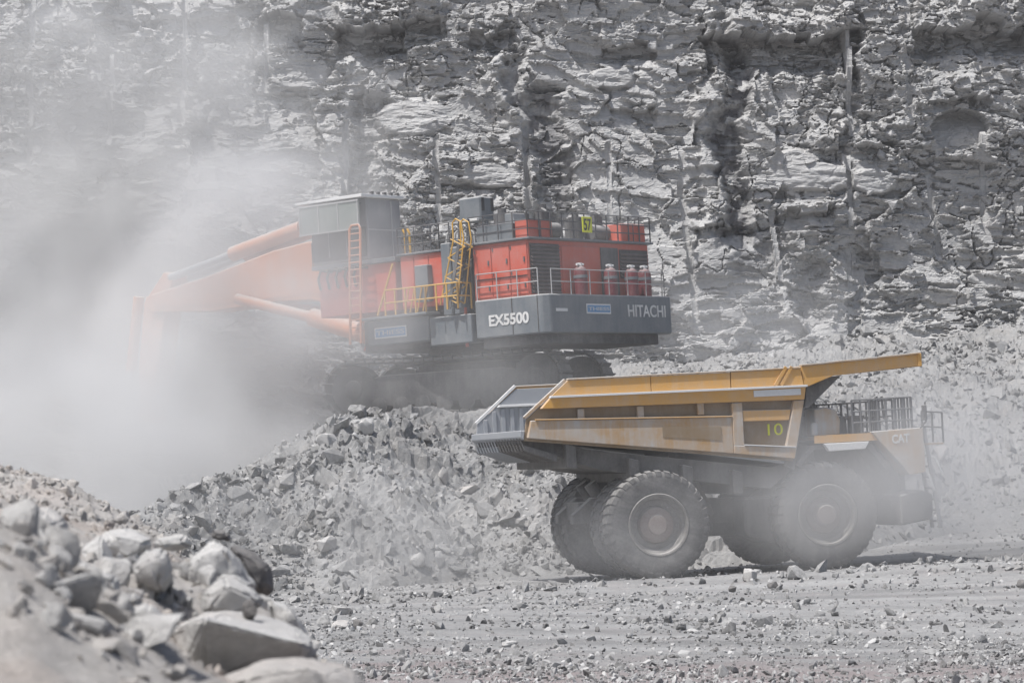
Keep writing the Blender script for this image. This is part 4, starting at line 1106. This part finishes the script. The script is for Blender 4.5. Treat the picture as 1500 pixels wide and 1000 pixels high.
# --- middle: stair recess, pump house, catwalks
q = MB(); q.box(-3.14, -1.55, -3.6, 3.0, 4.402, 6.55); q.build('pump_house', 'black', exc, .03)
q = MB(); q.box(-1.54, .85, -3.9, 3.95, 4.402, 6.60); ph = q.build('hydraulic_house', 'orange', exc, .03)
for x0, x1 in ((-1.48, -.75), (-.70, .05), (.10, .8)):
    q = MB(); q.box(x0, x1, 3.952, 3.985, 4.5, 6.5); q.build('door', 'orange', ph, .012)
q = MB(); q.box(-.9, -.2, 3.99, 4.3, 4.6, 6.1); q.build('oil_cooler', 'grey', exc, .02)
for x, w, z1 in ((-1.75, .26, 6.9), (-2.35, .28, 6.7)):
    q = MB(); q.box(x - w, x + w, 3.3, 4.12, 3.95, z1); q.build('duct', 'grey', exc, .04)
for k in range(6):
    x = -2.95 + k * .22
    q = MB(); q.tube([(x, 3.2, 6.4), (x + .05, 3.9, 6.1), (x, 3.95, 5.0), (x + .1, 3.7, 3.6)], .045, 8); q.build('hose', 'black', exc, smooth_deg=50)
q = MB(); q.tube([(-2.6, 4.05, 4.2), (-2.6, 4.05, 2.6)], .07, 8); q.build('drain_pipe', 'orange', exc)
q = MB(); q.box(-3.25, .9, -4.1, 4.1, 6.602, 6.68); q.build('walkway', 'grey', exc, .01)
q = MB(); q.box(.9, 5.6, .6, 4.2, 6.42, 6.60); q.build('cab_platform', 'grey', exc, .01)
q = MB(); q.box(-3.2, -1.0, 3.3, 4.45, 2.75, 3.9); q.build('step_box', 'grey', exc, .03)
lb = MB(); lb.box(-.95, 2.4, 3.0, 4.45, 3.0, 4.0); lb = lb.build('side_tank', 'grey', exc, .04)
thiess(lb, (2.0, 4.452, 3.25), (-1, 0, 0), 1.75, .46, (0, 1, 0))
q = MB(); q.box(-1.2, 2.6, 4.0, 4.9, 4.05, 4.13); cat_ = q.build('catwalk', 'grey', exc, .01)
railing(exc, [(-2.9, 4.85, 4.13), (-1.2, 4.85, 4.13), (1.0, 4.85, 4.13)], 1.05, 'railyellow', 1, .036, .55)
railing(exc, [(-2.9, 4.0, 4.13), (-2.9, 4.85, 4.13)], 1.05, 'railyellow', 1, .036, .85)
for x in (-.6, -.3, .1, .4):
    q = MB(); q.tube([(x, 4.35, 4.2), (x - .3, 4.35, 5.2)], .03, 6); q.build('brace', 'railyellow', exc)
# steep stair up to the roof walkway
stg = MB(); stg.beam((-2.35, 4.30, 4.15), (-3.05, 4.30, 6.7), .05, .16); stg.beam((-2.35, 4.78, 4.15), (-3.05, 4.78, 6.7), .05, .16); stg = stg.build('stair', 'dark', exc)
for k in range(11):
    t = (k + .5) / 11; q = MB(); x = -2.35 - .7 * t; z = 4.15 + 2.55 * t; q.box(x - .12, x + .12, 4.33, 4.75, z - .02, z + .02); q.build('step', 'dark', stg)
for y in (4.30, 4.78):
    for dx in (.45, -.45):
        q = MB(); q.tube([(-2.35 + dx, y, 4.35), (-3.05 + dx * .6, y, 6.9), (-3.0 + dx * .5, y, 7.6), (-2.95, y, 7.75)], .032, 6); q.build('handrail', 'railyellow', stg)
    for k in range(7):
        t = k / 7; u = (k + 1) / 7; sg_ = 1 if k % 2 else -1
        q = MB(); q.tube([(-2.35 - .7 * t + sg_ * .42, y, 4.35 + 2.6 * t), (-2.35 - .7 * u - sg_ * .42, y, 4.35 + 2.6 * u)], .026, 6); q.build('lattice_bar', 'railyellow', stg)
railing(exc, [(-3.05, 4.05, 6.68), (-1.4, 4.05, 6.68), (.85, 4.05, 6.68)], 1.05, 'raildark', 2, .026, .5)
railing(exc, [(-3.0, -4.05, 6.68), (.85, -4.05, 6.68)], 1.05, 'raildark', 2, .026, .7)
for k in range(6):
    x = -.2 - k * .22
    q = MB(); q.tube([(x, 2.2, 6.7), (x - .1, 2.2, 7.45), (x - .6, 2.2, 7.75), (x - 1.1, 2.2, 7.4), (x - 1.2, 2.2, 6.7)], .05, 8); q.build('hose', 'black' if k % 2 else 'railgrey', exc, smooth_deg=50)
q = MB(); q.box(-2.9, -1.75, 2.2, 3.1, 7.75, 8.75); hb = q.build('light_box', 'grey', exc, .06)
q = MB(); q.box(-2.92, -2.904, 2.25, 2.42, 8.15, 8.7); q.box(-2.92, -2.904, 2.85, 3.02, 8.15, 8.7); q.build('slot', 'black', hb)
for x in (-2.8, -1.85):
    q = MB(); q.beam((x, 2.65, 6.7), (x, 2.65, 7.76), .12); q.build('box_leg', 'grey', hb)
q = MB(); q.beam((-1.4, 3.9, 7.72), (-3.4, 3.9, 7.72), .14, .10); q.build('gantry_bar', 'white', exc, .01)
for x in (.3, .55):
    q = MB(); q.tube([(x, 3.9, 6.68), (x, 3.9, 7.5), (x + .1, 3.9, 7.7)], .05, 6); q.build('beacon_post', 'railyellow', exc)

# --- cab, high on the left front
q = MB(); q.box(2.35, 5.55, 2.0, 4.15, 6.602, 9.20); cab = q.build('cab', 'cabgrey', exc, .06)
q = MB(); q.box(2.45, 5.5, 4.152, 4.18, 6.75, 8.0); w_ = q.build('side_window', 'glass', cab)
for x in (3.5, 4.5):
    q = MB(); q.box(x, x + .07, 4.182, 4.20, 6.88, 8.02); q.build('window_bar', 'cabgrey', w_)
q = MB(); q.box(5.552, 5.58, 2.15, 4.0, 6.8, 8.9); q.build('windscreen', 'glass', cab)
q = MB(); q.prism([(2.45, 9.12), (5.85, 9.12), (5.85, 7.92), (2.45, 7.92)], 4.50, 4.55); vs_ = q.build('sun_visor', 'visor', cab, .01)
for x in (2.48, 3.6, 4.7, 5.78):
    q = MB(); q.box(x, x + .05, 4.552, 4.58, 7.9, 9.14); q.build('visor_bar', 'railgrey', vs_)
for z in (7.88, 9.06):
    q = MB(); q.box(2.45, 5.85, 4.556, 4.59, z, z + .07); q.build('visor_bar', 'railgrey', vs_)
for x in (2.7, 4.1, 5.5):
    q = MB(); q.beam((x, 4.15, 9.0), (x, 4.5, 9.0), .06); q.build('visor_arm', 'dark', vs_)
q = MB(); q.prism([(2.2, 9.202), (6.0, 9.202), (6.0, 9.30), (2.2, 9.34)], 1.9, 4.62); q.build('roof', 'white', cab, .015)
q = MB(); q.box(2.33, 2.348, 2.05, 4.1, 7.85, 7.90); q.box(2.33, 2.348, 2.6, 2.64, 6.7, 9.1); q.build('seam', 'railgrey', cab)
for k in range(5):
    q = MB(); q.box(2.2, 2.34, 2.2 + k * .4, 2.36 + k * .4, 9.345, 9.47); q.build('work_lamp', 'dark', cab, .02)
q = MB(); q.tube([(2.5, 2.2, 9.34), (2.2, 2.2, 9.75)], .02, 6); q.build('aerial', 'dark', cab)
q = MB(); q.box(1.1, 5.4, .6, 4.0, 4.4, 6.42); q.build('cab_riser', 'orange', exc, .03)
for k in range(5):
    x = 2.6 + k * .5; q = MB(); q.tube([(x, 4.0, 6.3), (x + .25, 4.45, 6.35), (x + .5, 4.35, 6.0), (x + .7, 4.02, 5.6)], .06, 8); q.build('hose', 'black', exc, smooth_deg=50)
railing(exc, [(5.6, 4.1, 6.6), (5.6, .7, 6.6)], 1.0, 'raildark', 1, .026, .8)
q = MB(); q.tube([(.95, 4.3, 6.3), (1.75, 4.5, 4.2)], .05, 8); q.build('stay', 'railyellow', exc)
# boarding ladder
ld = MB()
for x in (2.35, 2.95): ld.tube([(x, 4.62, 7.9), (x, 4.95, 3.1)], .055, 8)
ld.tube([(2.35, 4.62, 7.9), (2.45, 4.60, 8.06), (2.85, 4.60, 8.06), (2.95, 4.62, 7.9)], .055, 8)
ld = ld.build('ladder', 'orange_dull', exc, smooth_deg=50)
for k in range(15):
    t = k / 15; q = MB(); z = 7.7 - 4.5 * t; y = 4.63 + .32 * t; q.tube([(2.35, y, z), (2.95, y, z)], .032, 6); q.build('rung', 'orange_dull', ld, smooth_deg=50)

# --- boom, stick, bucket and rams
bp = [(2.20, 4.2), (2.00, 5.4), (5.20, 7.3), (8.82, 8.1), (10.99, 7.9), (15.33, 7.1), (18.91, 6.6), (19.02, 5.8), (15.11, 5.5), (10.99, 5.6), (8.82, 5.5), (5.60, 4.7), (3.20, 3.8)]
q = MB(); q.prism(bp, -.75, .75); boom = q.build('boom', 'orange_dull', exc, .06)
for s in (-1, 1):
    q = MB(); q.prism([(2.30, 4.3), (2.20, 5.2), (5.20, 7.0), (8.82, 7.8), (15.22, 6.8), (18.59, 6.4), (18.59, 6.0), (15.11, 5.8), (8.82, 5.8), (5.40, 5.0)], s * .76, s * .78); q.build('boom_side_plate', 'orange_dull', boom)
    q = MB(); q.tube([(4.60, s * 1.25, 3.5), (8.39, s * 1.25, 4.7)], .42, 16); rc = q.build('boom_cylinder', 'orange_dull', exc, smooth_deg=40)
    q = MB(); q.tube([(8.39, s * 1.25, 4.7), (12.94, s * 1.2, 5.9)], .24, 14); q.build('rod', 'orange_dull', rc, smooth_deg=40)
    q = MB(); q.tube([(9.47, s * .45, 8.75), (13.81, s * .45, 8.0)], .34, 14); rc = q.build('stick_cylinder', 'orange_dull', exc, smooth_deg=40)
    q = MB(); q.tube([(13.81, s * .45, 8.0), (17.83, s * .45, 7.3)], .18, 12); q.build('rod', 'steelbright', rc, smooth_deg=40)
q = MB(); q.prism([(3.00, 3.0), (2.00, 3.2), (2.00, 5.8), (2.80, 5.8), (4.40, 4.2), (5.20, 3.0)], -1.7, -1.0); q.prism([(3.00, 3.0), (2.00, 3.2), (2.00, 5.8), (2.80, 5.8), (4.40, 4.2), (5.20, 3.0)], 1.0, 1.7); q.build('boom_foot', 'orange', exc, .04)
q = MB(); q.prism([(17.50, 7.4), (18.15, 7.6), (19.56, 6.3), (20.00, 4.0), (20.32, 1.0), (19.56, .7), (18.69, 3.8), (18.15, 6.0)], -.55, .55); q.build('stick', 'orange_dull', exc, .05)
for y in (-.4, .4):
    q = MB(); q.tube([(20.00, y, 6.6), (20.76, y, 3.2)], .26, 12); rc = q.build('bucket_cylinder', 'orange_dull', exc, smooth_deg=40)
    q = MB(); q.tube([(20.76, y, 3.2), (21.08, y, 1.4)], .14, 10); q.build('rod', 'steelbright', rc, smooth_deg=40)
q = MB(); n = 9; pts = []
for k in range(n): a = R(20 + 190 * k / (n - 1)); pts.append((19.25 + 1.7 * math.cos(a), -.9 + 1.7 * math.sin(a) * .95))
inner = [(19.25 + 1.58 * math.cos(R(20 + 190 * k / (n - 1))), -.9 + 1.58 * math.sin(R(20 + 190 * k / (n - 1))) * .95) for k in range(n)]
q.prism(pts + inner[::-1], -1.9, 1.9); bk = q.build('bucket', 'dark', exc, .02)
for s in (-1, 1):
    q = MB(); q.prism(pts, s * 1.9, s * 2.0); q.build('bucket_cheek', 'dark', bk, .01)
for y in np.linspace(-1.6, 1.6, 5):
    q = MB(); q.prism([(17.77, -1.7), (17.50, -2.5), (17.66, -2.5), (18.04, -1.8)], y - .13, y + .13); q.build('tooth', 'dark', bk, .01)


# ================================================================== airborne dust: real scattering volumes
def dust(name, label, lo, hi, res, blobs, nscale, seed, erode=.9, col=(.93, .925, .92)):
    m = bpy.data.materials.new(name); m.use_nodes = True; nt = m.node_tree; nt.nodes.clear()
    out = nt.nodes.new('ShaderNodeOutputMaterial'); pv = nt.nodes.new('ShaderNodeVolumePrincipled'); nt.links.new(pv.outputs[0], out.inputs['Volume'])
    pv.inputs['Density'].default_value = 1.; pv.inputs['Color'].default_value = (*col, 1); pv.inputs['Anisotropy'].default_value = .1
    me = bpy.data.meshes.new(name); me.materials.append(m)
    o = mobj(name, me, None, kind='stuff', label=label)
    g = bpy.data.node_groups.new(name, 'GeometryNodeTree'); g.interface.new_socket('Geometry', in_out='OUTPUT', socket_type='NodeSocketGeometry')
    N, L = g.nodes, g.links
    pos = N.new('GeometryNodeInputPosition').outputs[0]

    def tex(scale, detail, off, stretch=(1, 1, 1)):
        mp = N.new('ShaderNodeVectorMath'); mp.operation = 'MULTIPLY_ADD'; L.new(pos, mp.inputs[0]); mp.inputs[1].default_value = stretch; mp.inputs[2].default_value = (off, off * 1.7, off * .6)
        n = N.new('ShaderNodeTexNoise'); n.inputs['Scale'].default_value = scale; n.inputs['Detail'].default_value = detail; n.inputs['Roughness'].default_value = .55; n.inputs['Distortion'].default_value = .5
        L.new(mp.outputs[0], n.inputs['Vector']); return n.outputs[0]
    n1 = tex(nscale, 4, seed); n2 = tex(nscale * .42, 2, seed + 9)
    nn = math_n(N, L, 'ADD', math_n(N, L, 'MULTIPLY', n1, .6), math_n(N, L, 'MULTIPLY', n2, .4))
    tot = None
    for c, r, d in blobs:
        v = N.new('ShaderNodeVectorMath'); v.operation = 'SUBTRACT'; L.new(pos, v.inputs[0]); v.inputs[1].default_value = c
        w = N.new('ShaderNodeVectorMath'); w.operation = 'DIVIDE'; L.new(v.outputs[0], w.inputs[0]); w.inputs[1].default_value = r
        l = N.new('ShaderNodeVectorMath'); l.operation = 'LENGTH'; L.new(w.outputs[0], l.inputs[0])
        a = math_n(N, L, 'ADD', l.outputs['Value'], math_n(N, L, 'MULTIPLY', math_n(N, L, 'SUBTRACT', nn, .5), -2.2 * erode))
        mr = N.new('ShaderNodeMapRange'); mr.interpolation_type = 'SMOOTHSTEP'; mr.inputs[1].default_value = 1.; mr.inputs[2].default_value = .1; mr.inputs[3].default_value = 0; mr.inputs[4].default_value = d
        L.new(a, mr.inputs[0])
        tot = mr.outputs[0] if tot is None else math_n(N, L, 'ADD', tot, mr.outputs[0])
    vc = N.new('GeometryNodeVolumeCube'); vc.inputs['Min'].default_value = lo; vc.inputs['Max'].default_value = hi
    for ax, a, b in zip('XYZ', lo, hi): vc.inputs['Resolution ' + ax].default_value = max(4, int((b - a) / res))
    L.new(tot, vc.inputs['Density'])
    sm = N.new('GeometryNodeSetMaterial'); sm.inputs['Material'].default_value = m; L.new(vc.outputs[0], sm.inputs[0])
    go = N.new('NodeGroupOutput'); L.new(sm.outputs[0], go.inputs[0])
    o.modifiers.new('dust', 'NODES').node_group = g
    return o


def B(px, py, Y, rx, ry, rz, d): p = at(px, py, Y); return ((p.x, p.y, p.z), (rx, ry, rz), d)


dust('dust_plume', 'thick pale dust plume billowing from the digging bucket over the boom',
     (-42, 103, -.5), (14, 149, 28), .6,
     [B(40, 430, 143, 12, 5.5, 10, .42), B(210, 460, 142, 9, 5, 8.5, .32), B(120, 170, 143, 15, 5, 9, .20), B(260, 120, 144, 9, 4, 6, .08), B(320, 310, 142, 8, 5, 8, .20), B(100, 500, 128, 9, 6, 8.5, .11), B(320, 560, 121, 6.0, 5.5, 5.5, .15), B(20, 640, 120, 10, 11, 6.5, .14), B(280, 670, 115, 9, 9, 5, .14),
      B(320, 420, 122, 7.5, 5, 6.5, .28), B(470, 480, 117, 5, 3.5, 3.6, .11), B(640, 560, 116.5, 8, 3.5, 3.0, .045), B(380, 770, 107, 10, 5, 3, .08), B(650, 760, 106, 8, 3.5, 3, .05), B(800, 570, 115, 7, 3, 2.8, .06),
      B(700, 420, 114, 13, 4, 6, .02), B(1050, 480, 128, 10, 6, 3.5, .05)], .21, 3, erode=1.25, col=(.87, .87, .87))
dust('dust_cloud', 'thin dust kicked up round the wheels of the moving truck',
     (-7, 88, -1), (27, 112, 9), .45,
     [B(1215, 740, 94.0, 6, 2.8, 3.2, .26), B(1085, 750, 98.5, 4.5, 3, 2.4, .14), B(1335, 700, 95.5, 4.5, 4, 3.4, .15), B(960, 790, 93.5, 4.8, 2.6, 2.4, .13), B(1080, 700, 93.5, 4.5, 2.5, 2.6, .13), B(1430, 680, 104, 7, 6, 4.8, .12), B(640, 830, 97, 8, 4, 1.6, .07)], .30, 5, col=(.76, .76, .765))

# even dusty air round the whole pit
hz = MB(); hz.box(-1000, 1000, -400, 1200, -6, 60)
m = bpy.data.materials.new('haze'); m.use_nodes = True; nt = m.node_tree; nt.nodes.clear()
out = nt.nodes.new('ShaderNodeOutputMaterial'); pv = nt.nodes.new('ShaderNodeVolumePrincipled'); nt.links.new(pv.outputs[0], out.inputs['Volume'])
pv.inputs['Density'].default_value = .00025; pv.inputs['Color'].default_value = (.95, .95, .96, 1)
mobj('haze', hz.mesh('haze'), m, kind='stuff', label='thin dusty air over the pit')
